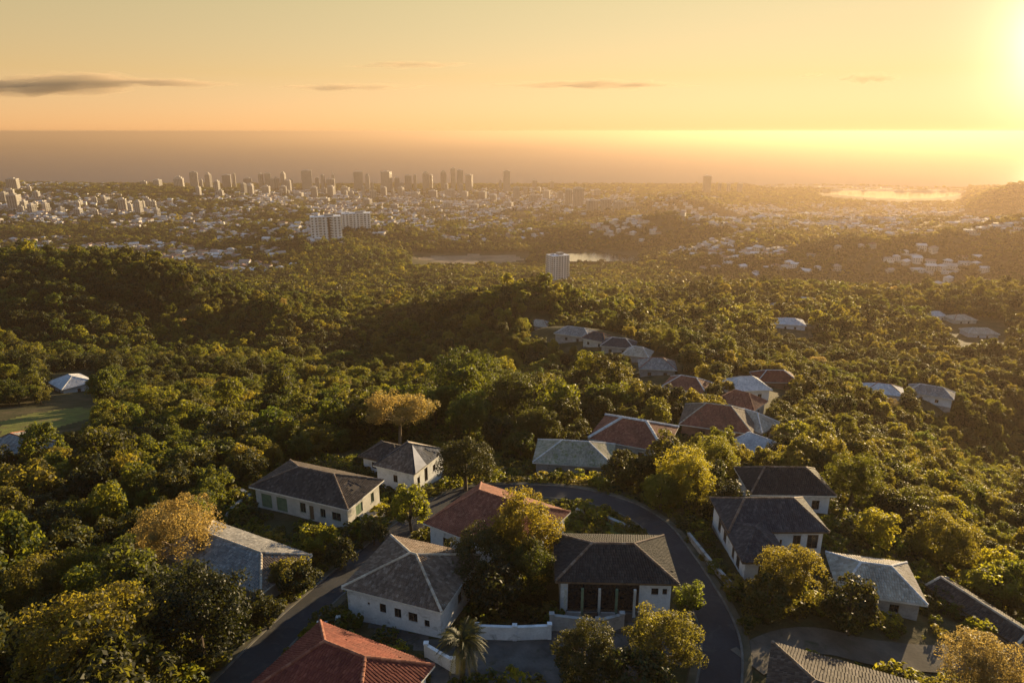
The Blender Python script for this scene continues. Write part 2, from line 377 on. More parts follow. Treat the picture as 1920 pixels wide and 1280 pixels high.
def uv(x, y):
    d = np.maximum(y + 60.0, 8.0)
    return np.stack([0.9 * x / d, np.log(d)], -1)
_U = uv(cp[:, 0], cp[:, 1])
def _phi(r2): return np.where(r2 > 1e-12, 0.5 * r2 * np.log(np.maximum(r2, 1e-12)), 0.0)
_n = len(cp)
_K = _phi(((_U[:, None] - _U[None]) ** 2).sum(-1)) + 3e-4 * np.eye(_n)
_Pm = np.hstack([np.ones((_n, 1)), _U])
_A = np.zeros((_n + 3, _n + 3)); _A[:_n, :_n] = _K; _A[:_n, _n:] = _Pm; _A[_n:, :_n] = _Pm.T
_w = np.linalg.solve(_A, np.concatenate([cp[:, 2], np.zeros(3)]))

def base_height(x, y):
    x = np.asarray(x, float).ravel(); y = np.asarray(y, float).ravel()
    res = np.empty(len(x))
    for i in range(0, len(x), 20000):
        q = uv(x[i:i + 20000], y[i:i + 20000])
        r2 = ((q[:, None] - _U[None]) ** 2).sum(-1)
        res[i:i + 20000] = _phi(r2) @ _w[:_n] + _w[_n] + q @ _w[_n + 1:]
    return res

def in_poly(px, py, poly):
    ins = np.zeros(np.shape(px), bool); n = len(poly)
    for i in range(n):
        x1, y1 = poly[i]; x2, y2 = poly[(i + 1) % n]
        c = ((y1 > py) != (y2 > py)) & (px < (x2 - x1) * (py - y1) / ((y2 - y1) or 1e-9) + x1)
        ins ^= c
    return ins

LAKE_Z = 57.0
def ground_poly(px_poly, Z): return [tuple(at(px, py, Z))[:2] for px, py in px_poly]
LAKE = ground_poly([(1050,478),(1100,473.5),(1150,475),(1190,483),(1196,487),(1160,490.5),(1110,491),(1060,490)], LAKE_Z)
LAGOON = ground_poly([(1530,360.5),(1570,357),(1640,359),(1700,360),(1760,359.5),(1815,361.5),(1795,369),(1750,374),(1690,376),(1640,374),(1600,370),(1545,365)], 0)
SPIT = ground_poly([(1430,354.5),(1440,351),(1520,350.5),(1620,352.5),(1720,355.5),(1840,358.5),(1815,361.3),(1760,359),(1700,359.6),(1640,358.6),(1570,356.6),(1500,356)], 0)
OPEN_SEA = ground_poly([(1400,348),(1430,353.5),(1440,350.5),(1520,350),(1620,352),(1720,355),(1850,357.5),(2300,356),(2300,340),(1400,340)], 0)
FIELD = ground_poly([(775,489),(800,481),(880,477.5),(960,479),(985,485),(960,492),(880,497),(800,496)], 58)

# roads: photograph pixels of the centre line with the ground elevation, width
ROADS = {
 'main': ([(395,1330,252.3),(450,1270,251.8),(505,1212,251.0),(560,1158,250.0),(625,1100,249.0),(690,1046,247.9),(745,1002,246.8),(800,962,245.9),(850,935,245.3),(910,921,245.2),(980,920,245.5),(1060,924,245.9),(1130,938,246.3),(1190,960,247.0),(1235,992,247.8),(1270,1040,248.7),(1305,1095,249.4),(1335,1150,249.9),(1352,1205,250.2),(1350,1270,250.3),(1335,1340,250.4)], 3.7),
 'side': ([(40,1200,250.5),(85,1178,250.0),(150,1135,249.2),(205,1098,248.5),(265,1060,247.8)], 4.2),
 'drive': ([(1400,1240,250.3),(1470,1207,249.8),(1540,1200,249.5),(1640,1222,248.8),(1760,1234,248.0),(1880,1232,247.2),(1990,1225,246.5)], 4.0),
}
def smooth_path(pts, step=1.2):
    P = [np.array(p) for p in pts]; outp = []
    for i in range(len(P) - 1):
        p0, p1, p2, p3 = P[max(i - 1, 0)], P[i], P[i + 1], P[min(i + 2, len(P) - 1)]
        n = max(2, int(np.linalg.norm(p2 - p1) / step))
        for k in range(n):
            s = k / n
            outp.append(0.5 * ((2 * p1) + (p2 - p0) * s + (2 * p0 - 5 * p1 + 4 * p2 - p3) * s * s + (3 * p1 - p0 - 3 * p2 + p3) * s ** 3))
    outp.append(P[-1]); return np.array(outp)
ROADP = {}
for k, (pts, w) in ROADS.items():
    ROADP[k] = (smooth_path([tuple(at(*p)) for p in pts]), w)

def road_dist(x, y):
    """distance beyond the nearest road's edge, and that road's height"""
    best = np.full(len(x), 1e9); bz = np.zeros(len(x))
    near = (y < 130) & (np.abs(x) < 110)
    idx = np.where(near)[0]
    for k, (P, w) in ROADP.items():
        if len(idx) == 0: continue
        d2 = (x[idx, None] - P[None, :, 0]) ** 2 + (y[idx, None] - P[None, :, 1]) ** 2
        j = d2.argmin(1); d = np.sqrt(d2[np.arange(len(idx)), j]) - w / 2
        better = d < best[idx]
        best[idx[better]] = d[better]; bz[idx[better]] = P[j[better], 2]
    return best, bz

_rng = np.random.default_rng(5)
def fbm(x, y, seed=0):
    r = np.zeros(len(x)); g = np.random.default_rng(seed)
    for k in range(14):
        wl = 600 * 0.72 ** k; th = g.uniform(0, math.tau); ph = g.uniform(0, math.tau)
        r += 0.72 ** k * np.sin((x * math.cos(th) + y * math.sin(th)) * math.tau / wl + ph + 1.3 * np.sin((x * math.sin(th) - y * math.cos(th)) * math.tau / (wl * 1.7)))
    return r

def height(x, y):
    x = np.asarray(x, float).ravel(); y = np.asarray(y, float).ravel()
    z = base_height(x, y)
    amp = np.clip((y - 150) / 500, 0, 1) * 1.6 + np.clip((y - 800) / 1500, 0, 1) * 3.0
    amp *= np.clip((3700 - y) / 1400, 0.0, 1.0)
    amp *= np.clip(np.hypot((x - 130) / 1.6, y - 1330) / 420 - 0.5, 0.1, 1.0)         # calm round the lake and field
    z = z + fbm(x, y) * amp
    d, rz = road_dist(x, y)
    f = np.clip((d - 0.4) / 4.0, 0, 1); f = f * f * (3 - 2 * f)
    z = np.where(d < 4.4, (rz - 0.12) * (1 - f) + z * f, z)
    s_ = x / np.maximum(y, 1.0)
    cap = 9.0 + np.clip(s_ - 0.645, 0, 1) * 2200 + np.clip(0.33 - s_, 0, 1) * 800 + np.clip(2550 - y, 0, 400) * 0.12     # low ground behind the lagoon
    z = np.where((y > 2150), np.minimum(z, cap), z)
    # shores
    far = y > 1000
    z = np.where(far & in_poly(x, y, LAKE), LAKE_Z - 2.5, z)
    lk = (y > 1100) & (y < 1800) & ~in_poly(x, y, LAKE) & (np.hypot(x - LAKE[0][0] - 90, (y - LAKE[0][1]) * 0.8) < 330)
    z = np.where(lk, np.maximum(z, LAKE_Z + 0.5), z)
    z = np.where(far & in_poly(x, y, FIELD), np.clip(z, 57.6, 59.5), z)
    land = (y > 1800) & (y < 4050); z = np.where(land, np.maximum(z, 3.6), z)
    z = np.where(far & in_poly(x, y, OPEN_SEA), -8.0, z)
    z = np.where(far & in_poly(x, y, LAGOON), -5.0, z)
    z = np.where(far & in_poly(x, y, SPIT), 2.5, z)
    return z
def hz(x, y): return float(height([x], [y])[0])

rows = np.concatenate([np.linspace(-60, 36, 14)[:-1], np.arange(36, 140, 1.0), 140 * (5600 / 140) ** np.linspace(0, 1, 300)])
tt = np.linspace(-1, 1, 321)
hw = np.where(rows < 140, np.maximum(70 + rows * 0.75, 60), 70 + 0.75 * 140 + (rows - 140) * 0.92)
X = hw[:, None] * tt[None]; Y = np.repeat(rows[:, None], len(tt), 1)
Z = height(X, Y).reshape(X.shape)
nr, nc = X.shape
me = bpy.data.meshes.new('terrain')
idx = np.arange(nr * nc).reshape(nr, nc)
quads = np.stack([idx[:-1, :-1], idx[:-1, 1:], idx[1:, 1:], idx[1:, :-1]], -1).reshape(-1, 4)
me.vertices.add(nr * nc); me.vertices.foreach_set('co', np.stack([X, Y, Z], -1).ravel())
me.loops.add(quads.size); me.loops.foreach_set('vertex_index', quads.ravel().astype(np.int32))
me.polygons.add(len(quads)); me.polygons.foreach_set('loop_start', np.arange(0, quads.size, 4).astype(np.int32))
me.polygons.foreach_set('use_smooth', np.ones(len(quads), bool))
me.materials.append(M['ground']); me.materials.append(M['sand']); me.materials.append(M['bare_field']); me.materials.append(M['lawn']); me.materials.append(M['yard'])
ctr = np.stack([X, Y, Z], -1).reshape(-1, 3)[quads].mean(1)
fx, fy, fz = ctr.T
cpx, cpy, _d = proj(fx, fy, fz)
BEND_PX = [(1060,950),(1130,955),(1190,980),(1240,1010),(1260,1040),(1120,1012),(1058,1000)]
LAWN_PX = [(0,790),(60,775),(150,763),(180,768),(165,785),(110,800),(60,822),(0,835)]
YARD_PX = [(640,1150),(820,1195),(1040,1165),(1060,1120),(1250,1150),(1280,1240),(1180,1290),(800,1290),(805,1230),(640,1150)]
mi = np.zeros(len(quads), np.int32)
mi[(fz < 2.8) & (fy > 2500)] = 1
mi[(fy > 1000) & in_poly(fx, fy, FIELD)] = 2
mi[in_poly(cpx, cpy, LAWN_PX) & (fy < 400)] = 3
mi[in_poly(cpx, cpy, BEND_PX) & (fy < 120)] = 3
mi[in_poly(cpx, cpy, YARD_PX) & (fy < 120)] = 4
me.polygons.foreach_set('material_index', mi)
me.update(calc_edges=True); me.validate()
tag(link('terrain', me), kind='structure')

def sheet(name, poly, z, mat):
    me = bpy.data.meshes.new(name); me.from_pydata([(x, y, z) for x, y in poly], [], [tuple(range(len(poly)))])
    me.materials.append(mat); return tag(link(name, me), kind='structure')
R = 120000.0
sheet('sea', [(-R, 1500), (R, 1500), (R, R), (-R, R)], 0.0, M['sea'])
cx = sum(p[0] for p in LAKE) / len(LAKE); cyy = sum(p[1] for p in LAKE) / len(LAKE)
lk = sheet('lake', [(cx + (x - cx) * 1.12, cyy + (y - cyy) * 1.15) for x, y in LAKE][::-1], LAKE_Z, M['lake'])

lg = sheet('lagoon', [(x, y) for x, y in ground_poly([(1510,361),(1570,355.6),(1640,357.4),(1700,358.6),(1760,358),(1825,361.5),(1800,369.5),(1750,375),(1690,377),(1640,375),(1595,370.5),(1530,365)], 0)][::-1], 0.35, M['lake'])
for k, (P, w) in ROADP.items():
    nm = {'main': 'road', 'side': 'side_road', 'drive': 'driveway'}[k]
    T = np.gradient(P[:, :2], axis=0); T /= np.linalg.norm(T, axis=1)[:, None]; N = np.stack([-T[:, 1], T[:, 0]], 1)
    b = MB(); kb = MB(); vg = MB()
    dz = {'main': 0.012, 'side': 0.008, 'drive': 0.004}[k]
    for i in range(len(P) - 1):
        def q(j, s, zz): return (P[j, 0] + N[j, 0] * s, P[j, 1] + N[j, 1] * s, P[j, 2] + zz)
        b.face([q(i, -w / 2, dz), q(i + 1, -w / 2, dz), q(i + 1, w / 2, dz), q(i, w / 2, dz)][::-1])
        if k == 'main':
            for sgn in (-1, 1):
                a0, a1 = sgn * w / 2, sgn * (w / 2 + 0.22)
                A0, A1, B0, B1 = q(i, a0, 0.13), q(i, a1, 0.13), q(i + 1, a0, 0.13), q(i + 1, a1, 0.13)
                kb.face([A0, A1, B1, B0]); kb.face([q(i, a0, -0.1), A0, B0, q(i + 1, a0, -0.1)]); kb.face([A1, q(i, a1, -0.3), q(i + 1, a1, -0.3), B1])
                c0, c1 = sgn * (w / 2 + 0.22), sgn * (w / 2 + 0.95)
                vg.face([q(i, c0, 0.10), q(i, c1, 0.06), q(i + 1, c1, 0.06), q(i + 1, c0, 0.10)])
                vg.face([q(i, c1, 0.06), q(i, c1 * 1.0 + sgn * 0.3, -0.3), q(i + 1, c1 + sgn * 0.3, -0.3), q(i + 1, c1, 0.06)])
    tag(b.build(nm, M['asphalt'] if k != 'drive' else M['track'], smooth=True), kind='structure')
    if k == 'main':
        tag(kb.build('kerb', M['kerb']), kind='structure')
        tag(vg.build('verge', M['verge']), kind='structure')

# ------------------------------------------------------------------ houses on the near ridge
def crown_at(px, py, wpx, zc=1.05):
    """ground point and radius of a tree whose crown centre shows at (px, py), wpx pixels wide"""
    ts = np.linspace(40, 1200, 4000)
    a = (px - 960) / F; b = (640 - py) / F
    x = a * ts; y = ts * (CP + b * SP); z = H + ts * (b * CP - SP)
    R = wpx / 2 / F * ts
    gz = height(x, y)
    i = int(np.argmax(z - zc * R < gz))
    return float(x[i]), float(y[i]), float(gz[i]), float(R[i]), float(ts[i])

FOOT = []          # (cx, cy, rz, half length, half width, name) footprints, kept free of trees

def tile_plane(b, P0, P1, Q1, Q0, tw, tc, rnd, miss=0.0, holes=()):
    """barrel tiles laid over a roof plane: P0-P1 is the eave, Q0-Q1 the top edge"""
    P0, P1, Q0, Q1 = map(Vector, (P0, P1, Q0, Q1))
    u = (P1 - P0).normalized(); up = (Q0 - P0) - u * (Q0 - P0).dot(u); Ls = up.length; up.normalize(); n = u.cross(up)
    if n.z < 0: n = -n
    xl1 = (Q0 - P0).dot(u); xr0 = (P1 - P0).length; xr1 = (Q1 - P0).dot(u)
    nrow = max(1, int(round(Ls / tc)))
    c = Ls / nrow
    for r in range(nrow):
        v0 = r * c - (0.05 if r == 0 else 0.03); v1 = (r + 1) * c; vm = (r + 0.5) * c / Ls
        a = xl1 * vm; e = xr0 + (xr1 - xr0) * vm
        k = max(1, int(round((e - a) / tw))); w = (e - a) / k
        sag = rnd.uniform(-0.012, 0.012)
        for j in range(k):
            x0 = a + j * w + rnd.uniform(-0.012, 0.012); x1 = x0 + w * 0.98
            if rnd.random() < miss: continue
            if any(abs((x0 - a) / max(e - a, .1) - hx) < hw_ and abs(vm - hv) < hh and rnd.random() < 0.9 for hx, hv, hw_, hh in holes): continue
            lo = 0.055 + rnd.uniform(-0.012, 0.02) + sag; hi = 0.02 + sag; ar = 0.036
            sk = rnd.uniform(-0.02, 0.02)
            def p(x, v, hgt): return P0 + u * x + up * v + n * hgt
            A = [p(x0, v0 + sk, lo - 0.03), p(x0 + .25 * w, v0 + sk, lo + ar), p(x0 + .75 * w, v0, lo + ar), p(x1, v0, lo - 0.03)]
            B = [p(x0, v1, hi - 0.03), p(x0 + .25 * w, v1, hi + ar), p(x0 + .75 * w, v1, hi + ar), p(x1, v1, hi - 0.03)]
            s = len(b.v); b.v.extend(tuple(q) for q in A + B)
            t = min(1, max(0, rnd.gauss(0.5, 0.25)))
            for f in ((0, 1, 5, 4), (1, 2, 6, 5), (2, 3, 7, 6), (3, 2, 1, 0)):
                b.f.append(tuple(s + i for i in f)); b.m.append(0); b.t.append(t)

def cap_line(b, P, Q, rnd, r=0.15, seg=0.42):
    P, Q = Vector(P), Vector(Q); d = Q - P; n = max(1, int(d.length / seg)); d /= n
    a = d.normalized(); s = a.cross(Vector((0, 0, 1))).normalized(); up = s.cross(a)
    for i in range(n):
        A = P + d * i; B = P + d * (i + 1.08)
        t = min(1, max(0, rnd.gauss(0.6, 0.25))); j = rnd.uniform(-0.015, 0.015)
        k = len(b.v)
        for C_, rr, lift in ((A, r * 1.12, 0.05 + j), (B, r * 0.95, 0.02 + j)):
            for th in (0.0, 0.25, 0.5, 0.75, 1.0):
                b.v.append(tuple(C_ + s * (math.cos(math.pi * th) * rr) + up * (math.sin(math.pi * th) * rr + lift)))
        for q in range(4):
            b.f.append((k + q, k + q + 1, k + 6 + q, k + 5 + q)); b.m.append(0); b.t.append(t)
        b.f.append((k, k + 1, k + 2, k + 3, k + 4)); b.m.append(0); b.t.append(t)

def hip_roof(root, he, hx, hy, rise, r, tile, cap, rnd, capr=0.15, *, tw=0.27, tc=0.36, tiles=True, patch=None, miss=0.004, holes=None, soffit=None, fascia=None, off=0.0, oy=0.0, ry=0.0, name='roof'):
    """hipped roof over a rectangle; patch: {plane index: other tile material}"""
    E_ = [Vector((off - hx, oy - hy, he)), Vector((off + hx, oy - hy, he)), Vector((off + hx, oy + hy, he)), Vector((off - hx, oy + hy, he))]
    R0, R1 = Vector((off - r, oy + ry, he + rise)), Vector((off + r, oy + ry, he + rise))
    th = Vector((0, 0, -0.14))
    b = MB()
    b.face([E_[0], E_[1], R1, R0]); b.face([E_[1], E_[2], R1]); b.face([E_[2], E_[3], R0, R1]); b.face([E_[3], E_[0], R0])
    for i in range(4):
        b.face([E_[i] + th, E_[(i + 1) % 4] + th, E_[(i + 1) % 4], E_[i]])
    b.face([e + th for e in E_][::-1])
    ro = b.build(name, [tile], root)
    planes = [(E_[0], E_[1], R1, R0), (E_[1], E_[2], R1, R1), (E_[2], E_[3], R0, R1), (E_[3], E_[0], R0, R0)]
    if tiles:
        for i, pl in enumerate(planes):
            tb = MB(); tile_plane(tb, *pl, tw, tc, rnd, miss, (holes or {}).get(i, ()))
            tag(tb.build('roof_tile', [(patch or {}).get(i, tile)], ro), kind='stuff')
    cb = MB()
    for e, q in ((E_[0], R0), (E_[1], R1), (E_[2], R1), (E_[3], R0)): cap_line(cb, e, q, rnd, capr)
    if r > 0.3: cap_line(cb, R0, R1, rnd, capr)
    tag(cb.build('ridge_tile', [cap], ro), kind='stuff')
    if fascia:
        fb = MB(); d = 0.03
        for (x, y, sx, sy) in ((0, -hy - d, 2 * hx + 4 * d, 2 * d), (0, hy + d, 2 * hx + 4 * d, 2 * d), (-hx - d, 0, 2 * d, 2 * hy), (hx + d, 0, 2 * d, 2 * hy)):
            fb.box((off + x, oy + y, he - 0.11), (sx, sy, 0.20))
        fb.build('fascia', [fascia], ro)
    return ro

def sides(hl, hw_, t):
    """wall runs: start, direction, outward normal, length"""
    return {'f': (Vector((-hl, -hw_, 0)), Vector((1, 0, 0)), Vector((0, -1, 0)), 2 * hl),
            'b': (Vector((hl, hw_, 0)), Vector((-1, 0, 0)), Vector((0, 1, 0)), 2 * hl),
            'r': (Vector((hl, -hw_ + t, 0)), Vector((0, 1, 0)), Vector((1, 0, 0)), 2 * hw_ - 2 * t),
            'l': (Vector((-hl, hw_ - t, 0)), Vector((0, -1, 0)), Vector((-1, 0, 0)), 2 * hw_ - 2 * t)}

def obox(b, o, u, n, x0, x1, z0, z1, d0, d1):
    """box in a wall's frame: along u, up, depth measured inward from the outer face"""
    P = []
    for z in (z0, z1):
        for x, d in ((x0, d0), (x1, d0), (x1, d1), (x0, d1)):
            P.append(tuple(o + u * x - n * d + Vector((0, 0, z))))
    k = len(b.v); b.v.extend(P)
    for q in ((3, 2, 1, 0), (4, 5, 6, 7), (0, 1, 5, 4), (1, 2, 6, 5), (2, 3, 7, 6), (3, 0, 4, 7)):
        b.f.append(tuple(k + i for i in q)); b.m.append(0); b.t.append(0.5)

def walls(root, hl, hw_, wh, wallm, openings, framem, t=0.25, name='wall', skip='', oxy=(0, 0)):
    """openings: (side, centre along the side in metres from its middle, sill, width, height, kind)"""
    b = MB(); sd = sides(hl, hw_, t); sh = Vector((oxy[0], oxy[1], 0))
    for s, (o, u, n, ln) in sd.items():
        o = o + sh
        if s in skip: continue
        ops = sorted([(ln / 2 + c - w / 2, ln / 2 + c + w / 2, z, z + h, k) for (q, c, z, w, h, k) in openings if q == s])
        x = 0.0
        for x0, x1, z0, z1, k in ops:
            if x0 > x: obox(b, o, u, n, x, x0, 0, wh, 0, t)
            if z0 > 0.01: obox(b, o, u, n, x0, x1, 0, z0, 0, t)
            if z1 < wh - 0.01: obox(b, o, u, n, x0, x1, z1, wh, 0, t)
            x = x1
        if x < ln: obox(b, o, u, n, x, ln, 0, wh, 0, t)
        for x0, x1, z0, z1, k in ops:
            f = MB(); p = MB(); g = 0.06
            obox(f, o, u, n, x0, x0 + g, z0, z1, 0.06, 0.14); obox(f, o, u, n, x1 - g, x1, z0, z1, 0.06, 0.14)
            obox(f, o, u, n, x0 + g, x1 - g, z0, z0 + g, 0.06, 0.14); obox(f, o, u, n, x0 + g, x1 - g, z1 - g, z1, 0.06, 0.14)
            if k == 'door':
                d = f.build('door_frame', [framem], root)
                obox(p, o, u, n, x0 + g, x1 - g, z0 + g, z1 - g, 0.09, 0.13)
                p.build('door_panel', [M['timber']], d)
                hb = MB(); obox(hb, o, u, n, x1 - 0.2, x1 - 0.14, z0 + 1.0, z0 + 1.05, 0.03, 0.09); hb.build('handle', [M['metal']], d)
            elif k == 'gap':
                p2 = MB(); obox(p2, o, u, n, x0 + g, x1 - g, z0 + g, z1 - g, 0.2, 0.24); w_ = f.build('opening_frame', [framem], root); p2.build('interior_shade_sheet', [M['glass']], w_)  # dark sheet across the opening stands in for the shaded interior
            else:
                if x1 - x0 > 0.8:
                    m_ = (x0 + x1) / 2; obox(f, o, u, n, m_ - 0.025, m_ + 0.025, z0 + g, z1 - g, 0.07, 0.13)
                w_ = f.build('window', [framem], root)
                if k == 'shut':
                    for q in range(7):
                        zz = z0 + g + (z1 - z0 - 2 * g) * q / 7
                        obox(p, o, u, n, x0 + g, x1 - g, zz, zz + (z1 - z0) / 9, 0.085, 0.125)
                    obox(p, o, u, n, x0 + g, x1 - g, z0 + g, z1 - g, 0.126, 0.14)
                    p.build('shutter', [M['green_paint']], w_)
                else:
                    obox(p, o, u, n, x0 + g, x1 - g, z0 + g, z1 - g, 0.10, 0.12); p.build('pane', [M['glass']], w_)
                sb = MB(); obox(sb, o, u, n, x0 - 0.06, x1 + 0.06, z0 - 0.09, z0, -0.08, 0.055); sb.build('sill', [wallm], w_)
    return b.build(name, [wallm], root)

def house(label, x, y, eaveZ, rz, Ln, Wd, wh, rise, r, tile, wallm='wall_white', over=0.55, openings=(), framem='timber', cap=None, detail=1, seed=0, name='hillside_house', cat='house', group=None, fascia='timber_white', **kw):
    rnd = random.Random(seed + 17)
    rz = math.radians(rz)
    root = tag(empty(name, (x, y, eaveZ - wh), rz), label, cat, group or 'hip roofed houses on the near ridge')
    hl, hw_ = Ln / 2 - over, Wd / 2 - over
    walls(root, hl, hw_, wh, M[wallm], openings, M[framem])
    pb = MB(); pb.box((0, 0, -1.75), (2 * hl + 0.08, 2 * hw_ + 0.08, 3.5 - 0.004)); pb.build('plinth', [M['concrete']], root)
    tw, tc = (0.27, 0.36) if detail == 1 else (0.42, 0.6)
    hip_roof(root, wh + 0.12, Ln / 2, Wd / 2, rise, r, M[tile], M[cap or tile], rnd, tw=tw, tc=tc, fascia=M[fascia] if fascia else None, **kw)
    FOOT.append((x, y, rz, Ln / 2, Wd / 2))
    return root

def W_(side, c, z, w, h, k='win'): return (side, c, z, w, h, k)

# bottom centre: bright red roof, its near half outside the frame
hA = house('white house with bright red tiled hip roof and white eaves beside the road', -14.6, 45.6, 256.5, -26, 12.4, 11.0, 3.6, 2.3, 2.1, 'tile_red', cap='tile_terracotta', seed=1, ry=1.6,
      openings=[W_('r', 0, 1.0, 1.1, 1.2), W_('r', 3.0, 1.0, 1.0, 1.2), W_('b', -2, 1.0, 1.0, 1.2), W_('b', 2, 1.0, 1.0, 1.2)])
hB = house('white walled house with grey brown pyramid roof and four small dark windows', -10.7, 64.5, 254.0, -20, 11.6, 10.3, 3.9, 2.1, 0.35, 'tile_brown', cap='tile_tan', seed=2, over=0.35,
      openings=[W_('f', -1.2, 1.85, 0.75, 1.05), W_('f', 0.55, 1.7, 0.8, 1.1), W_('f', 2.3, 1.7, 1.05, 1.05), W_('f', 3.9, 1.5, 0.6, 0.8), W_('f', -2.9, 2.35, 0.28, 0.3), W_('r', 0, 1.4, 1.0, 1.2), W_('r', 3, 0.05, 1.0, 2.1, 'door'), W_('l', 0, 1.4, 1.0, 1.1)])
hC = house('house with near black tiled roof, open pillared veranda and white right corner', 11.2, 66.2, 254.5, -2, 12.9, 9.0, 4.0, 1.75, 2.3, 'tile_dark', 'wall_white', cap='tile_brown', seed=3, over=0.6, fascia='timber',
      openings=[W_('f', 4.15, 2.3, 0.75, 0.8), W_('f', 5.2, 2.35, 0.5, 0.7), W_('f', -1.3, 0.15, 7.6, 3.5, 'gap'), W_('r', 0, 1.6, 1.0, 1.2), W_('r', 2.4, 1.6, 1.0, 1.2)])
hD = house('low house with worn blue grey roof behind the golden tree', -33.4, 71.6, 251.3, -27, 17.0, 8.0, 3.0, 1.5, 4.6, 'tile_bluegrey', 'wall_grey', cap='tile_tan', seed=4, patch={1: M['tile_brown']}, miss=0.02,
      openings=[W_('f', -4, 0.9, 1.2, 1.2), W_('f', 0, 0.05, 1.0, 2.1, 'door'), W_('f', 4, 0.9, 1.2, 1.2), W_('r', 0, 0.9, 1.4, 1.2)])
hE = house('long white house with dark brown roof and green shutters above the garden', -29.2, 92.2, 249.5, -22, 17.4, 9.2, 3.4, 2.1, 3.2, 'tile_darkbrown', 'wall_cream', cap='tile_brown', seed=5, framem='green_paint', miss=0.01, holes={1: [(0.45, 0.45, 0.16, 0.2)], 0: [(0.82, 0.4, 0.05, 0.2)]},
      openings=[W_('f', -6.2, 0.3, 1.9, 2.2, 'shut'), W_('f', -3.4, 0.3, 1.9, 2.2, 'shut'), W_('f', 0.4, 0.9, 1.0, 1.6), W_('f', 1.9, 0.05, 0.8, 2.3, 'door'), W_('f', 3.9, 0.9, 0.9, 1.4), W_('f', 6.2, 0.9, 1.5, 1.3), W_('r', -1.2, 1.0, 1.7, 1.5, 'shut'), W_('r', 2.2, 1.0, 0.8, 1.5)])
hF = house('small white two storey house with pale blue patched roof beside dark round tree', -17.2, 105.8, 247.0, -25, 8.0, 10.2, 4.6, 2.5, 0.5, 'tile_slate', 'wall_white', seed=6, over=0.4, patch={0: M['tile_brown'], 1: M['tile_bluegrey'], 2: M['tile_tan'], 3: M['tile_brown']}, miss=0.012, holes={1: [(0.7, 0.4, 0.08, 0.2)]},
      openings=[W_('f', 0.0, 2.3, 0.85, 1.3), W_('r', -3.3, 2.2, 0.8, 1.2), W_('r', -1.0, 1.6, 1.0, 2.4), W_('r', 1.6, 2.2, 0.9, 1.2)])
# pale triangular patch on the near hip
hG = house('white house with dark slate roof and front wing above the curved road', 33.4, 79.4, 252.0, 0, 12.6, 8.4, 3.6, 2.3, 3.2, 'tile_slate', 'wall_white', cap='tile_brown', seed=7, over=0.5, fascia='timber',
      openings=[W_('f', 0.6, 1.6, 0.3, 0.7), W_('f', 2.6, 1.0, 1.0, 1.9), W_('f', 4.6, 1.0, 1.4, 2.0), W_('l', 1.6, 0.6, 1.2, 2.3), W_('l', -0.8, 0.6, 1.2, 2.3), W_('r', 0, 1.0, 1.2, 1.4)])
# its front wing
walls(hG, 2.3, 2.9, 3.3, M['wall_white'], [W_('f', 0.6, 0.3, 2.6, 2.2, 'gap'), W_('l', 0.5, 0.6, 1.2, 2.1), W_('l', -1.4, 0.6, 0.9, 2.1)], M['timber'], name='wing_wall', oxy=(-3.55, -6.6))
pb = MB(); pb.box((-3.55, -6.6, -1.75), (4.7, 5.9, 3.49)); pb.build('wing_plinth', [M['concrete']], hG)
hip_roof(hG, 3.42, 2.85, 4.6, 1.75, 0.05, M['tile_slate'], M['tile_slate'], random.Random(71), off=-3.55, oy=-5.5, fascia=M['timber'], name='wing_roof')
FOOT.append((29.9, 73, 0, 3, 4))
hH = house('white house with black brown roof directly behind the slate roofed house', 40.5, 91.9, 250.0, -2, 12.2, 8.2, 3.4, 2.3, 3.0, 'tile_dark', 'wall_white', cap='tile_brown', seed=8, over=0.6,
      openings=[W_('f', 3.6, 0.9, 1.1, 1.5), W_('f', 0, 0.9, 1.1, 1.5), W_('r', 0, 0.9, 1.2, 1.3)])
hI = house('low building with sunlit cream tiled roof between the two round trees', 42.2, 68.6, 250.2, -14, 9.0, 8.0, 2.6, 1.7, 1.6, 'tile_tan', 'wall_grey', cap='tile_pale', seed=9,
      openings=[W_('f', 1.5, 0.8, 1.0, 1.0), W_('r', 0, 0.8, 1.0, 1.0)])
hJ = house('house with dark brown ribbed roof at the fork of road and driveway', 29.4, 45.6, 253.6, -25, 15.6, 11.2, 3.2, 1.7, 4.0, 'tile_darkbrown', 'wall_grey', cap='tile_brown', seed=10, fascia='timber',
      openings=[W_('l', 0, 0.9, 1.2, 1.2), W_('b', -3, 0.9, 1.2, 1.2), W_('b', 3, 0.9, 1.2, 1.2), W_('r', 0, 0.9, 1.2, 1.2)])
hK = house('house with orange red tiled roof half hidden by a leafy tree', -1.8, 78.6, 252.0, -33, 14.4, 12.6, 3.6, 3.0, 3.0, 'tile_terracotta', 'wall_white', cap='tile_terracotta', seed=11,
      openings=[W_('r', -3, 1.0, 1.1, 1.3), W_('r', 1, 1.0, 1.1, 1.3), W_('f', 0, 1.0, 1.2, 1.3), W_('f', -4, 1.0, 1.2, 1.3)])
p = at(1176, 812, 243)
hL = house('large house with rust red hip roof and broad pale ridge stripes', 24.2, 125.4, 242.6, -24, 15.2, 12.6, 3.4, 2.8, 2.4, 'tile_terracotta', 'wall_cream', cap='tile_pale', seed=12,
      openings=[W_('f', -3, 1.0, 1.2, 1.3), W_('f', 3, 1.0, 1.2, 1.3), W_('r', 0, 1.0, 1.2, 1.3)], capr=0.3)
def hpx(label, px, py, Z, rz, Ln, Wd, wh, rise, r, tile, wallm='wall_white', seed=0, **kw):
    q = at(px, py, Z)
    return house(label, q.x, q.y, Z, rz, Ln, Wd, wh, rise, r, tile, wallm, seed=seed, **kw)
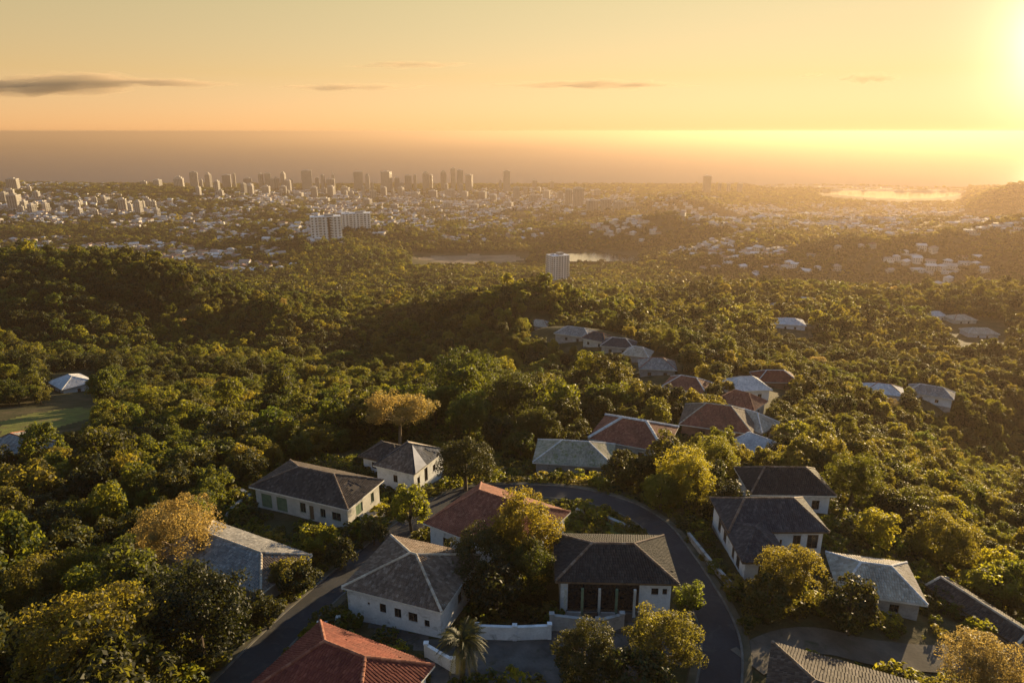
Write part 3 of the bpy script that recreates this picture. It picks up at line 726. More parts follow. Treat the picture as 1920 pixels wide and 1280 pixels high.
op = [W_('f', -2.6, 0.9, 1.1, 1.2), W_('f', 2.4, 0.9, 1.1, 1.2), W_('r', 0, 0.9, 1.1, 1.2)]
hM = hpx('house with creeper grown grey roof on bright grass left of the rust red roof', 1078, 850, 243.6, -8, 14.5, 9.5, 3.0, 2.4, 2.4, 'tile_mossy', 'wall_grey', 21, openings=op, cap='tile_pale')
hN = hpx('house with faded rust brown tent like roof behind yellow leaved trees', 1345, 785, 240.0, -20, 15.0, 12.0, 3.0, 3.2, 2.6, 'tile_brown', 'wall_brick', 22, openings=op, cap='tile_tan', patch={0: M['tile_terracotta'], 2: M['tile_terracotta']})
hO = hpx('small white gabled roof house right of the yellow leaved trees', 1420, 835, 240.5, -50, 9.0, 7.0, 3.0, 2.0, 2.0, 'tile_pale', 'wall_cream', 23, openings=op, cap='tile_pale')
farh = [
 ('house with rusty red roof just below the white roof', 1390, 752, 235.5, -25, 10, 8, 'tile_terracotta', 'wall_cream', 30),
 ('house with white roof below the dark red roof', 1398, 722, 233.0, -15, 11, 9, 'tile_pale', 'wall_white', 31),
 ('house with dark red roof among trees on the ridge', 1452, 708, 231.5, -20, 13, 9, 'tile_red', 'wall_brick', 32),
 ('small grey roofed house alone on the shaded slope edge', 1232, 684, 226.5, -20, 12, 10, 'tile_bluegrey', 'wall_grey', 33),
 ('grey house with slate roof at the ridge bend', 1160, 645, 220.0, -25, 13, 9, 'tile_slate', 'wall_grey', 34),
 ('long house with weathered blue grey roof on the ridge crest', 1080, 624, 216.5, -30, 16, 10, 'tile_bluegrey', 'wall_grey', 35),
 ('low grey roofed house at the far end of the ridge crest', 1012, 608, 212.5, -20, 12, 9, 'tile_tan', 'wall_grey', 36),
 ('big house with broad white roof alone in forest', 1480, 604, 200.0, -10, 16, 13, 'tile_pale', 'wall_white', 37),
 ('pale house half hidden in forest just behind the lone broad white roof', 1462, 574, 190.0, -10, 13, 10, 'tile_bluegrey', 'wall_cream', 38),
 ('house with wide white roof in forest down the slope', 1656, 731, 211.0, -12, 13, 10, 'tile_pale', 'wall_white', 39),
 ('long grey roofed house touching the wide white roof', 1745, 735, 210.5, -18, 15, 9, 'tile_bluegrey', 'wall_white', 40),
 ('white house with pale metal roof alone above the lawn', 134, 716, 219.8, -18, 13, 11, 'tile_pale', 'wall_white', 41),
 ('pale house in forest on the far slope under the glare', 1800, 596, 184.5, -15, 16, 12, 'tile_tan', 'wall_cream', 42),
 ('long pale roofed house lowest on the far slope', 1836, 622, 185.5, -20, 18, 11, 'tile_tan', 'wall_white', 43),
 ('small pale house on the far slope nearest the glare', 1755, 590, 180.0, -15, 11, 9, 'tile_pale', 'wall_white', 44),
 ('small tan roofed house between ridge bend and lone grey roof', 1196, 662, 222, -25, 10, 8, 'tile_tan', 'wall_grey', 46),
 ('red roofed house on the ridge just below the lone grey roof', 1290, 722, 228, -25, 12, 9, 'tile_terracotta', 'wall_cream', 47),
 ('slate roofed house on the ridge between two grey roofs', 1122, 634, 216, -30, 11, 8, 'tile_slate', 'wall_cream', 48),
 ('tan roofed house stepping down right of the tent like roof', 1405, 790, 236, -35, 10, 8, 'tile_tan', 'wall_grey', 49),
 ('grey roofed house hidden below the lawn edge', 40, 838, 232.0, -30, 15, 10, 'tile_bluegrey', 'wall_grey', 45),
]
HF = {}
for lb, px, py, Zv, rz, ln, wd, tl, wl, sd in farh:
    Zv = crown_at(px, py, 1, 0.0)[2] if py > 700 else 0
    x_, y_, z_, _r, _d = crown_at(px, py, 2.0, 0.0)
    for _k in range(3):
        q_ = at(px, py, z_ + 3.6); z_ = hz(q_.x, q_.y)
    Zv = z_ + 2.4
    HF[sd] = hpx(lb, px, py, Zv, rz + (sd * 37) % 41 - 20, ln, wd, 3.2, 2.4, ln / 2 - wd / 2 + 0.6, tl, wl, sd, openings=op, detail=2, cap='tile_pale' if sd % 3 else 'tile_terracotta', group='houses scattered over the wooded hills')

# extras of single houses ------------------------------------------------------
# C: veranda columns, rail, steps of the dark roofed house
for i, xx in enumerate((-5.4, -3.6, -1.8, 0.0, 1.9)):
    b = MB(); b.box((xx, -4.75, 1.75), (0.26, 0.26, 3.5)); b.box((xx, -4.75, 0.15), (0.36, 0.36, 0.3)); b.build('column', [M['green_paint'] if i % 2 else M['wall_cream']], hC)
b = MB(); b.box((-1.7, -4.55, 0.0), (8.2, 1.9, 0.3)); b.build('veranda_floor', [M['yard']], hC)
for i in range(4):
    b = MB(); b.box((-4.5 + 1.8 * i, -5.35, 0.6), (1.5, 0.12, 0.9)); b.build('parapet', [M['yard'] if i % 2 else M['wall_grey']], hC)
b = MB(); b.box((-2.0, -6.2, -1.1), (9.0, 1.6, 2.2)); b.build('terrace', [M['yard']], hC)
b = MB()
for i in range(4): b.box((3.1, -5.6 - 0.35 * i, -0.1 - 0.2 * i), (1.6, 0.35, 0.2 + 0.0))
b.build('steps', [M['concrete']], hC)
# E: garage base below the right gable, steps and low walls
b = MB(); b.box((6.6, -1.0, -1.6), (5.2, 7.8, 3.1)); b.build('basement', [M['wall_grey']], hE)
for i, (xx, zz) in enumerate(((9.6, -0.75), (10.7, -1.7), (11.6, -2.6))):
    b = MB(); b.box((xx, -1.2, zz - 0.6), (1.0, 6.2 - i, 1.5)); b.build('terrace_step', [M['wall_white'] if i == 1 else M['concrete']], hE)
# F: wing to the left under a lower roof
walls(hF, 3.2, 2.6, 3.0, M['wall_white'], [W_('f', -1.0, 0.9, 0.9, 1.2)], M['timber'], name='wing_wall', oxy=(-6.8, 2.6))
pb = MB(); pb.box((-6.8, 2.6, -1.75), (6.5, 5.3, 3.49)); pb.build('wing_plinth', [M['concrete']], hF)
hip_roof(hF, 3.12, 4.2, 3.4, 1.7, 1.0, M['tile_darkbrown'], M['tile_darkbrown'], random.Random(72), off=-6.2, oy=2.6, fascia=M['timber'], name='wing_roof')
b = MB(); P0, P1, Q = Vector((2.6, -5.15, 4.78)), Vector((4.05, -3.1, 4.78)), Vector((0.9, -0.9, 6.95))
b = MB(); b.face([Vector((4.12, -4.9, 4.84)), Vector((4.12, -1.6, 4.84)), Vector((0.75, -0.5, 7.27))])
b.face([Vector((4.12, -4.9, 4.80)), Vector((0.75, -0.5, 7.23)), Vector((4.12, -1.6, 4.80))])
bm_patch = b.build('roof_patch', [M['tile_pale']], hF)
bm_patch.location = (0.02, 0, 0.14)
# chimneys and water tanks
def part_box(root, name, c, s, mat): b = MB(); b.box(c, s); b.box((c[0], c[1], c[2] + s[2] / 2 + 0.05), (s[0] + 0.12, s[1] + 0.12, 0.1)); return b.build(name, [mat], root)

# ------------------------------------------------------------------ trees
def np_mesh(name, V, Q, mats, tint=None, mi=None):
    me = bpy.data.meshes.new(name); k = Q.shape[1]
    me.vertices.add(len(V)); me.vertices.foreach_set('co', V.astype(np.float32).ravel())
    me.loops.add(Q.size); me.loops.foreach_set('vertex_index', Q.astype(np.int32).ravel())
    me.polygons.add(len(Q)); me.polygons.foreach_set('loop_start', np.arange(0, Q.size, k).astype(np.int32))
    for m_ in mats: me.materials.append(m_)
    if mi is not None: me.polygons.foreach_set('material_index', mi.astype(np.int32))
    if tint is not None:
        a = me.attributes.new('tint', 'FLOAT', 'FACE'); a.data.foreach_set('value', tint.astype(np.float32))
    me.update(calc_edges=True)
    return me

def crown_data(seed, nclump, nleaf, leaf, kind='round'):
    """leaf faces of a crown of radius 1 whose trunk foot is the origin"""
    g = np.random.default_rng(seed)
    d = g.normal(size=(nclump * 3, 3)); d /= np.linalg.norm(d, axis=1)[:, None]
    d = d[d[:, 2] > (-0.55 if kind != 'broad' else -0.25)][:nclump]
    rad = g.uniform(0.45, 0.80, len(d)) ** 0.8
    sz = {'round': (1, 1, 0.86), 'broad': (1.12, 1.12, 0.55), 'ragged': (1.0, 0.95, 1.0), 'tall': (0.8, 0.8, 1.2)}[kind]
    lobe = 1 + 0.22 * np.sin(d[:, 0] * 3.1 + seed) * np.cos(d[:, 1] * 2.7 + seed * 1.7) + (0.25 * g.normal(size=len(d)) if kind == 'ragged' else 0.10 * g.normal(size=len(d)))
    c = d * (rad * np.clip(lobe, 0.55, 1.4))[:, None] * np.array(sz)
    zc = {'round': 1.05, 'broad': 1.15, 'ragged': 1.1, 'tall': 1.3}[kind]
    rho = g.uniform(0.20, 0.36, len(d)) * (1.15 if nclump < 20 else 0.72 if nclump > 100 else 1)
    ct = np.clip(g.normal(0.5, 0.22, len(d)), 0, 1)
    n = len(d) * nleaf
    ci = np.repeat(np.arange(len(d)), nleaf)
    e = g.normal(size=(n, 3)) + 0.55 * d[ci] + np.array([0, 0, 0.35]); e /= np.linalg.norm(e, axis=1)[:, None]
    pos = c[ci] + e * (rho[ci] * g.uniform(0.55, 1.1, n))[:, None] * np.array([1, 1, 0.8]) + np.array([0, 0, zc])
    nm = e + 0.75 * g.normal(size=(n, 3)) + np.array([0, 0, 0.3]); nm /= np.linalg.norm(nm, axis=1)[:, None]
    tv = np.cross(nm, g.normal(size=(n, 3))); tv /= np.linalg.norm(tv, axis=1)[:, None]; bv = np.cross(nm, tv)
    s = leaf * g.uniform(0.6, 1.35, n)
    a, b = tv * (s * 0.72)[:, None], bv * (s * 0.42)[:, None]
    V = np.stack([pos - a, pos - b + nm * (s * .10)[:, None], pos + a, pos + b + nm * (s * .10)[:, None]], 1).reshape(-1, 3)
    Q = np.arange(4 * n).reshape(-1, 4)
    t = np.clip(ct[ci] * 0.75 + 0.25 * g.random(n), 0, 1)
    return V, Q, t, c + np.array([0, 0, zc])

def trunk_mesh(seed, cl, mat, zt=0.5, r=0.075, limbs=7):
    g = random.Random(seed); b = MB()
    lean = (g.uniform(-.06, .06), g.uniform(-.06, .06))
    P = [(0, 0, -0.25), (lean[0] * .3, lean[1] * .3, 0.15), (lean[0], lean[1], zt)]
    b.tube(P, [r * 1.35, r, r * 0.8], 7)
    for c in sorted(cl.tolist(), key=lambda q: g.random())[:limbs]:
        m_ = (c[0] * .4 + lean[0], c[1] * .4 + lean[1], zt + (c[2] - zt) * .55)
        b.tube([P[2], m_, c], [r * 0.55, r * 0.38, r * 0.12], 5)
    return b.mesh('trunk', [mat], True)

LIB = {}       # (kind, material, lod, variant) -> (crown mesh, trunk mesh)
LODS = {-1: (125, 125, 0.039), 0: (46, 84, 0.085), 1: (30, 34, 0.15), 2: (17, 13, 0.30), 3: (9, 7, 0.52)}
def tree_lib(kind, mat, lod, var):
    k = (kind, mat, lod, var)
    if k not in LIB:
        nc, nl, lf = LODS[lod]
        sd = sum(map(ord, kind)) * 7 + var * 131 + lod
        V, Q, t, cl = crown_data(sd, nc, nl, lf * (0.8 if mat == 'leaf_gold' else 1), kind)
        cm = np_mesh('crown', V, Q, [M[mat]], t)
        tm = trunk_mesh(sd, cl, M['bark_pale' if mat == 'leaf_gold' else 'bark'], 0.55 if kind != 'broad' else 0.75, 0.055 if kind == 'broad' else 0.07, 11 if kind == 'broad' else 7)
        LIB[k] = (cm, tm)
    return LIB[k]

TREES = []     # every tree: x, y, z, radius, kind, mat, lod, var, rot, vertical stretch, label (or None)

HAND = [
 # crown centre px, py, width px, kind, leaf, label
 (175,1195,265,'round','leaf_olive','huge dark olive tree at the near left corner below the side road'),
 (365,1150,235,'round','leaf_dark','large dark tree on the road bank right of the huge corner tree'),
 (330,1000,165,'round','leaf_gold','golden brown tree left of the blue grey roofed house'),
 (160,1080,120,'round','leaf_yellow','yellow green bushy tree along the side road, its right end'),
 (60,1100,130,'round','leaf_olive','olive bushy tree along the side road, its left end'),
 (872,868,112,'round','leaf_dark','dense dark round tree right of the small two storey white house'),
 (770,962,78,'tall','leaf_yellow','small yellow lit tree between the long white house and red roof'),
 (980,1005,150,'ragged','leaf_olive','tall leafy tree hiding the middle of the orange red roof'),
 (900,1045,150,'round','leaf_dark','dark leafy tree below the orange red roof, left one'),
 (990,1065,120,'round','leaf_green','dark leafy tree touching the left end of the black roof'),
 (930,1105,110,'round','leaf_dark','dark tree in the shaded yard between pyramid roof and veranda house'),
 (747,778,122,'broad','leaf_gold','flat topped golden tree with bare pale trunk behind the white houses'),
 (1245,1200,140,'ragged','leaf_olive','yellow rimmed tree in front of the veranda house right corner'),
 (1290,1130,66,'tall','leaf_yellow','slim sunlit tree at the road bend by the black roof'),
 (1100,1232,140,'round','leaf_dark','dark bushy tree at the bottom below the veranda house'),
 (1190,1262,120,'round','leaf_dark','dark tree at the bottom edge left of the yellow rimmed tree'),
 (1478,1075,120,'ragged','leaf_olive','bushy tree before the front wing of the slate roofed house'),
 (1442,1120,90,'round','leaf_dark','dark low tree left under the bushy wing tree'),
 (1596,1138,112,'round','leaf_dark','dark round tree in front of the cream tiled roof'),
 (1290,895,115,'ragged','leaf_yellow','big yellow leaved tree above the road bend'),
 (1345,860,90,'ragged','leaf_yellow','yellow leaved tree right of the big one above the bend'),
 (1240,915,85,'round','leaf_green','green tree on the bank over the curved road'),
 (1840,1250,160,'round','leaf_gold','brown gold bush like tree at the near right corner'),
 (868,712,130,'ragged','leaf_green','bright green spreading tree on the hillock beyond golden tree'),
 (960,752,115,'round','leaf_olive','olive tree on the hillock right of the bright green spreading tree'),
 (1010,800,90,'round','leaf_olive','olive tree at the right foot of the hillock'),
 (880,778,95,'ragged','leaf_green','fresh green tree on the hillock facing the houses'),
 (600,1015,70,'round','leaf_green','garden tree below the front wall of the long white house'),
 (545,1075,80,'round','leaf_olive','sunlit shrub like tree at the right end of blue grey roof'),
 (640,1040,60,'round','leaf_dark','dark garden tree between long white house and the road'),
 (1860,1090,95,'round','leaf_yellow','yellow green tree above the long dark shed'),
 (1770,1010,120,'round','leaf_olive','round olive tree on the sunlit slope above the cream roof'),
 (1600,905,95,'ragged','leaf_yellow','sunlit tree right behind the black brown roof'),
 (1640,990,80,'ragged','leaf_yellow','sunlit tree right of the slate roofed house gable'),
 (560,1092,72,'round','leaf_dark','dark bushy tree on the road verge below the blue grey roof, upper one'),
 (500,1150,70,'round','leaf_dark','dark bushy tree on the road verge below the blue grey roof, lower one'),
 (700,1000,52,'round','leaf_dark','small dark tree on the verge at the foot of the terrace steps'),
 (60,1235,110,'round','leaf_dark','dark shrub like tree left of the huge corner tree'),
]
gt = random.Random(3)
for px, py, w, kd, mt, lb in HAND:
    x, y, z, r, dep = crown_at(px, py, w)
    TREES.append([x, y, z, r, kd, mt, -1 if r > 3.2 else 0, gt.randrange(2), gt.uniform(0, 6.28), gt.uniform(0.92, 1.08), lb])
hand_xy = np.array([(t_[0], t_[1], t_[3]) for t_ in TREES])

def free_of_houses(x, y, margin=1.2, corridor=11.0):
    ok = np.ones(len(x), bool)
    for (hx, hy, rz, a, b) in FOOT:
        co, si = math.cos(-rz), math.sin(-rz)
        lx, ly = (x - hx) * co - (y - hy) * si, (x - hx) * si + (y - hy) * co
        ok &= ~((np.abs(lx) < a + margin) & (np.abs(ly) < b + margin))
        d = math.hypot(hx, hy); ux, uy = hx / d, hy / d             # garden kept low on the side of the valley view
        al = (x - hx) * ux + (y - hy) * uy; ac = -(x - hx) * uy + (y - hy) * ux
        ok &= ~((al < 0) & (al > -corridor - 0.5 * (a + b)) & (np.abs(ac) < 0.5 * (a + b) * 1.05))
    return ok

CITY = [ # pixel centre, radii, share of ground taken by buildings
 (120,395,260,34,0.75),(330,410,200,30,0.55),(60,470,240,26,0.55),(300,480,240,22,0.65),(470,500,90,14,0.5),(480,435,180,26,0.45),
 (760,385,330,34,0.75),(600,370,260,18,0.8),(950,378,300,26,0.75),(800,420,260,22,0.5),(1090,385,160,18,0.6),(1180,430,130,22,0.40),(1330,395,150,14,0.35),
 (1450,410,240,28,0.6),(1680,415,280,32,0.62),(1850,430,180,34,0.5),(1620,500,300,40,0.32),(1380,470,140,28,0.4),(900,440,160,18,0.3),(1550,590,140,36,0.10),(1800,610,150,30,0.16),
 (420,395,120,16,0.35),(1250,372,140,8,0.3),(660,450,100,20,0.3),(60,350,200,8,0.4)]
def city_density(px, py):
    d = np.zeros(len(px))
    for x, y, rx, ry, s in CITY:
        q = ((px - x) / rx) ** 2 + ((py - y) / ry) ** 2
        d = np.maximum(d, min(0.95, s * 1.4) * np.clip(1.25 - q, 0, 1))
    return d

def grid_pts(y0, y1, sp, g):
    ys = np.arange(y0, y1, sp)
    pts = []
    for yy in ys:
        w = 0.86 * yy + 40
        xs = np.arange(-w, w, sp)
        pts.append(np.stack([xs + g.uniform(-.42, .42, len(xs)) * sp, yy + g.uniform(-.42, .42, len(xs)) * sp], 1))
    return np.concatenate(pts)

CLEAR = [([(-60,765),(180,758),(190,790),(120,810),(60,832),(-60,842)], 300), ([(88,700),(182,690),(188,765),(88,765)], 330), ([(985,602),(1060,604),(1135,618),(1195,640),(1190,668),(1100,648),(985,628)], 330),
 ([(1195,672),(1285,672),(1285,722),(1195,722)], 260), ([(1360,694),(1490,694),(1480,740),(1440,772),(1365,772)], 225), ([(1395,780),(1440,780),(1470,862),(1395,862)], 170), ([(1100,780),(1290,780),(1290,850),(1100,850)], 150), ([(1265,705),(1320,705),(1320,745),(1265,745)], 240), ([(1440,590),(1528,590),(1528,632),(1440,632)], 420), ([(1045,470),(1200,470),(1200,494),(1045,494)], 1600), ([(770,474),(990,474),(990,497),(770,497)], 1600), ([(1735,582),(1890,605),(1895,655),(1800,650)], 480), ([(1020,500),(1070,500),(1070,528),(1020,528)], 1050), ([(1535,358),(1818,359),(1800,375),(1690,379),(1600,374),(1540,368)], 3500), ([(580,425),(645,425),(645,452),(580,452)], 1300)]
g = np.random.default_rng(11)
HOUSES = []    # distant houses: x, y, z, kind index, rot
occ = []
for (y0, y1, sp) in ((420, 1000, 15.0), (1000, 2000, 15.0), (2000, 4060, 18.5)):
    P = grid_pts(y0, y1, sp, g); z = height(P[:, 0], P[:, 1]); px, py, dd = proj(P[:, 0], P[:, 1], z)
    den = city_density(px, py) * np.clip(0.55 + 0.5 * fbm(P[:, 0] * 2.2, P[:, 1] * 2.2, 4), 0.05, 1.2)
    k = (g.random(len(P)) < den) & (z > 4) & ~in_poly(P[:, 0], P[:, 1], FIELD) & ~in_poly(P[:, 0], P[:, 1], LAKE) & (px > -150) & (px < 2080) & ((P[:, 1] > 820) | (px > 1250))
    for (x_, y_), zz, p_, q_ in zip(P[k], z[k], px[k], py[k]):
        HOUSES.append((x_, y_, zz, p_, q_))
HOUSES = np.array(HOUSES)

pts_all = []
def hash_near(P, Q, rad):
    """True where a point of P lies within rad of a point of Q"""
    cells = {}
    for x_, y_ in Q: cells.setdefault((int(x_ // rad), int(y_ // rad)), []).append((x_, y_))
    outp = np.zeros(len(P), bool)
    for i, (x_, y_) in enumerate(P):
        cx_, cy_ = int(x_ // rad), int(y_ // rad)
        for a in (-1, 0, 1):
            for b in (-1, 0, 1):
                for (u_, v_) in cells.get((cx_ + a, cy_ + b), ()):
                    if (u_ - x_) ** 2 + (v_ - y_) ** 2 < rad * rad: outp[i] = True; break
    return outp
for (y0, y1, sp, lod) in ((40, 150, 4.6, 0), (150, 330, 4.2, 0), (60, 329, 3.2, 0), (330, 620, 4.5, 1), (620, 1100, 5.8, 2), (1100, 2000, 8.5, 2), (2000, 4080, 14.0, 3)):
    P = grid_pts(y0, y1, sp, g); z = height(P[:, 0], P[:, 1]); px, py, dd = proj(P[:, 0], P[:, 1], z)
    k = (px > -220) & (px < 2140) & (py < 1420) & (z > 3.2)
    small = sp == 3.2                                       # the dry slope on the right carries smaller, closer trees
    if y0 < 330: k &= (px > 1390 + 40 * np.sin(P[:, 1] * .11)) == small
    k &= ~in_poly(P[:, 0], P[:, 1], FIELD) & ~in_poly(P[:, 0], P[:, 1], LAKE)
    if y0 < 400:
        k &= ~(in_poly(px, py, LAWN_PX)) & ~(in_poly(px, py, YARD_PX) & (P[:, 1] < 120))
        d_, _z = road_dist(P[:, 0], P[:, 1]); k &= d_ > 2.6
    if y0 < 600: k &= free_of_houses(P[:, 0], P[:, 1], 1.6, 11.0 if y0 < 150 else 16.0)
    if y0 < 200:
        k &= ~in_poly(px, py, [(380,1330),(430,1200),(400,960),(480,900),(640,850),(840,810),(960,880),(1260,930),(1330,990),(1560,920),(1740,1060),(1930,1190),(1990,1330),(2000,1700),(200,1700)])
        k &= ((P[:, None, 0] - hand_xy[None, :, 0]) ** 2 + (P[:, None, 1] - hand_xy[None, :, 1]) ** 2 > (hand_xy[None, :, 2] * 0.9 + 1.2) ** 2).all(1)
    if True:
        tpx, tpy, _d2 = proj(P[:, 0], P[:, 1], z + min(sp, 6) * (1.0 if y0 < 600 else .8))
        for poly, dmax in CLEAR: k &= ~((in_poly(tpx, tpy, poly) | in_poly(px, py, poly)) & (dd < dmax))
    if y0 >= 600:
        den = city_density(px, py); k &= g.random(len(P)) > den * 0.9
    P, z, px, py, dd = P[k], z[k], px[k], py[k], dd[k]
    if y0 >= 330:
        nb = hash_near(P, HOUSES[:, :2], 8.5 if y0 < 2000 else 11); P, z, px, py, dd = P[~nb], z[~nb], px[~nb], py[~nb], dd[~nb]
    R_ = min(sp, 7.0 if y0 < 2000 else 9.5) * g.uniform(0.52, 0.84, len(P)) * np.where(g.random(len(P)) < 0.14, g.uniform(1.15, 1.5, len(P)), g.uniform(0.72, 1.05, len(P)))
    nz = fbm(P[:, 0] * 3, P[:, 1] * 3, 9)
    u = g.random(len(P))
    for i in range(len(P)):
        right = px[i] > 1150
        s = nz[i] * 0.18 + u[i]
        if s < 0.30: mt = 'leaf_dark'
        elif s < 0.66: mt = 'leaf_green' if not right or u[i] < .3 else 'leaf_olive'
        elif s < 0.93: mt = 'leaf_olive'
        else: mt = 'leaf_yellow'
        if (u[i] * 997) % 1 < 0.006 and dd[i] < 700: mt = 'leaf_gold'
        v = (u[i] * 131) % 1
        kd = ('round', 'round', 'ragged', 'broad', 'tall')[int(v * 5)] if lod < 2 else ('round', 'ragged', 'broad')[int(v * 3)]
        TREES.append([P[i, 0], P[i, 1], z[i], R_[i], kd, mt, lod, int((u[i] * 17) % 1 * (2 if lod else 3)), u[i] * 61, g.uniform(0.85, 1.2) * (1.0 if y0 < 600 else 0.8 if y0 < 2000 else 0.62), None])

# how much of the picture each thing takes (nearest first on a coarse grid), to choose which stand as single objects
def visible_area(items):
    """items: x, y, z of the centre, radius"""
    Wg, Hg = 480, 320; grid = np.zeros((Hg, Wg), bool); area = np.zeros(len(items))
    A = np.array(items); px, py, dd = proj(A[:, 0], A[:, 1], A[:, 2])
    for i in np.argsort(dd):
        r = A[i, 3] * F / dd[i] / 4; cx_, cy_ = px[i] / 4, py[i] / 4
        x0, x1, y0, y1 = int(max(0, cx_ - r)), int(min(Wg, cx_ + r + 1)), int(max(0, cy_ - r)), int(min(Hg, cy_ + r + 1))
        if x1 <= x0 or y1 <= y0: continue
        sub = grid[y0:y1, x0:x1]; f = 1 - sub.mean()
        area[i] = f * (x1 - x0) * (y1 - y0)
        if r > 1.2: sub[:] = True
    return area

ORD = ('first second third fourth fifth sixth seventh eighth ninth tenth eleventh twelfth thirteenth fourteenth fifteenth sixteenth seventeenth eighteenth nineteenth twentieth').split()
def ordinal(i):
    if i < 20: return ORD[i]
    t_ = ('', '', 'twenty', 'thirty', 'forty', 'fifty', 'sixty', 'seventy', 'eighty', 'ninety')[(i + 1) // 10]
    return t_ + '-' + ORD[(i + 1) % 10 - 1] if (i + 1) % 10 else t_[:-1] + 'ieth'

def place_labels(items, marks, describe):
    """items: (px, py, look). Gives each a label from its look, its nearest landmark and its turn from the left there."""
    cells = {}
    for i, (px, py, look) in enumerate(items):
        best = min(marks, key=lambda m_: math.hypot((px - m_[0]) * 0.8, (py - m_[1]) * 1.4))
        dx, dy = px - best[0], (py - best[1]) * 1.4
        d = ('left of' if dx < 0 else 'right of') if abs(dx) > abs(dy) else ('beyond' if dy < 0 else 'this side of')
        cells.setdefault((d, best[2]), []).append(i)
    labels = [None] * len(items)
    for (d, nm), ids in cells.items():
        ids.sort(key=lambda i: items[i][0])
        for k, i in enumerate(ids):
            tail = '' if len(ids) == 1 else f', {ordinal(k)} from left there'
            labels[i] = describe(items[i][2], d, nm, tail)
    return labels

TREE_MARKS = [(590,915,'the long white house'),(770,865,'the two storey house'),(480,1030,'the blue grey roof'),(745,1080,'the pyramid roof'),(930,960,'the orange red roof'),(1140,1060,'the black veranda roof'),
 (1440,990,'the slate roof house'),(1480,905,'the black brown roof'),(1630,1090,'the cream roof'),(1080,850,'the creeper grown roof'),(1185,810,'the rust red roof'),(1345,785,'the tent like roof'),(1400,730,'the white ridge roof'),
 (1232,690,'the lone grey roof'),(1080,630,'the ridge crest house'),(1480,607,'the lone broad white roof'),(1700,735,'the twin white roofs'),(134,725,'the house above the lawn'),(80,795,'the lawn'),(747,780,'the flat topped golden tree'),
 (330,1000,'the golden brown tree'),(250,1180,'the huge corner tree'),(880,575,'the ridge crest tip'),(400,760,'the left forest middle'),(200,900,'the left forest front'),(300,640,'the left hill foot'),(120,590,'the left hill side'),(500,640,'the shaded hollow'),
 (1830,640,'the far slope roofs'),(1800,900,'the right ravine'),(1840,1130,'the long dark shed'),(1500,1230,'the driveway'),(640,700,'the shaded bowl'),(1000,760,'the tree hillock'),(200,1010,'the forest above the side road')]
LOOK = {'leaf_green': 'green', 'leaf_olive': 'olive', 'leaf_gold': 'golden', 'leaf_dark': 'dark green', 'leaf_yellow': 'yellow green'}
SHAPE = {'round': 'round tree', 'broad': 'spreading tree', 'ragged': 'ragged tree', 'tall': 'upright tree'}

area = visible_area([(t_[0], t_[1], t_[2] + t_[3] * 1.05, t_[3]) for t_ in TREES])
ipx, ipy, idd = proj(np.array([t_[0] for t_ in TREES]), np.array([t_[1] for t_ in TREES]), np.array([t_[2] + t_[3] for t_ in TREES]))
inside = (ipx > 4) & (ipx < 1916) & (ipy < 1276)
hand_n = len(HAND)
order = [i for i in np.argsort(-area) if i >= hand_n and inside[i] and area[i] > 0][:292 - hand_n]
single = list(range(hand_n)) + order
labels = place_labels([(ipx[i], ipy[i], (LOOK[TREES[i][5]], SHAPE[TREES[i][4]])) for i in order], TREE_MARKS,
                      lambda lk_, d, nm, tail: f'{lk_[0]} {lk_[1]} {d} {nm}{tail}')
for j, i in enumerate(order): TREES[i][10] = labels[j]
is_single = set(single)
for i in single:
    x, y, z, r, kd, mt, lod, var, rot, st, lb = TREES[i]
    cm, tm = tree_lib(kd, mt, lod if lod < 2 else 1, var)
    o = tag(empty('tree', (x, y, z), rot), lb, 'tree', 'trees of the wooded hills')
    o.scale = (r, r, r * st)
    link('crown', cm, o); link('trunk', tm, o)

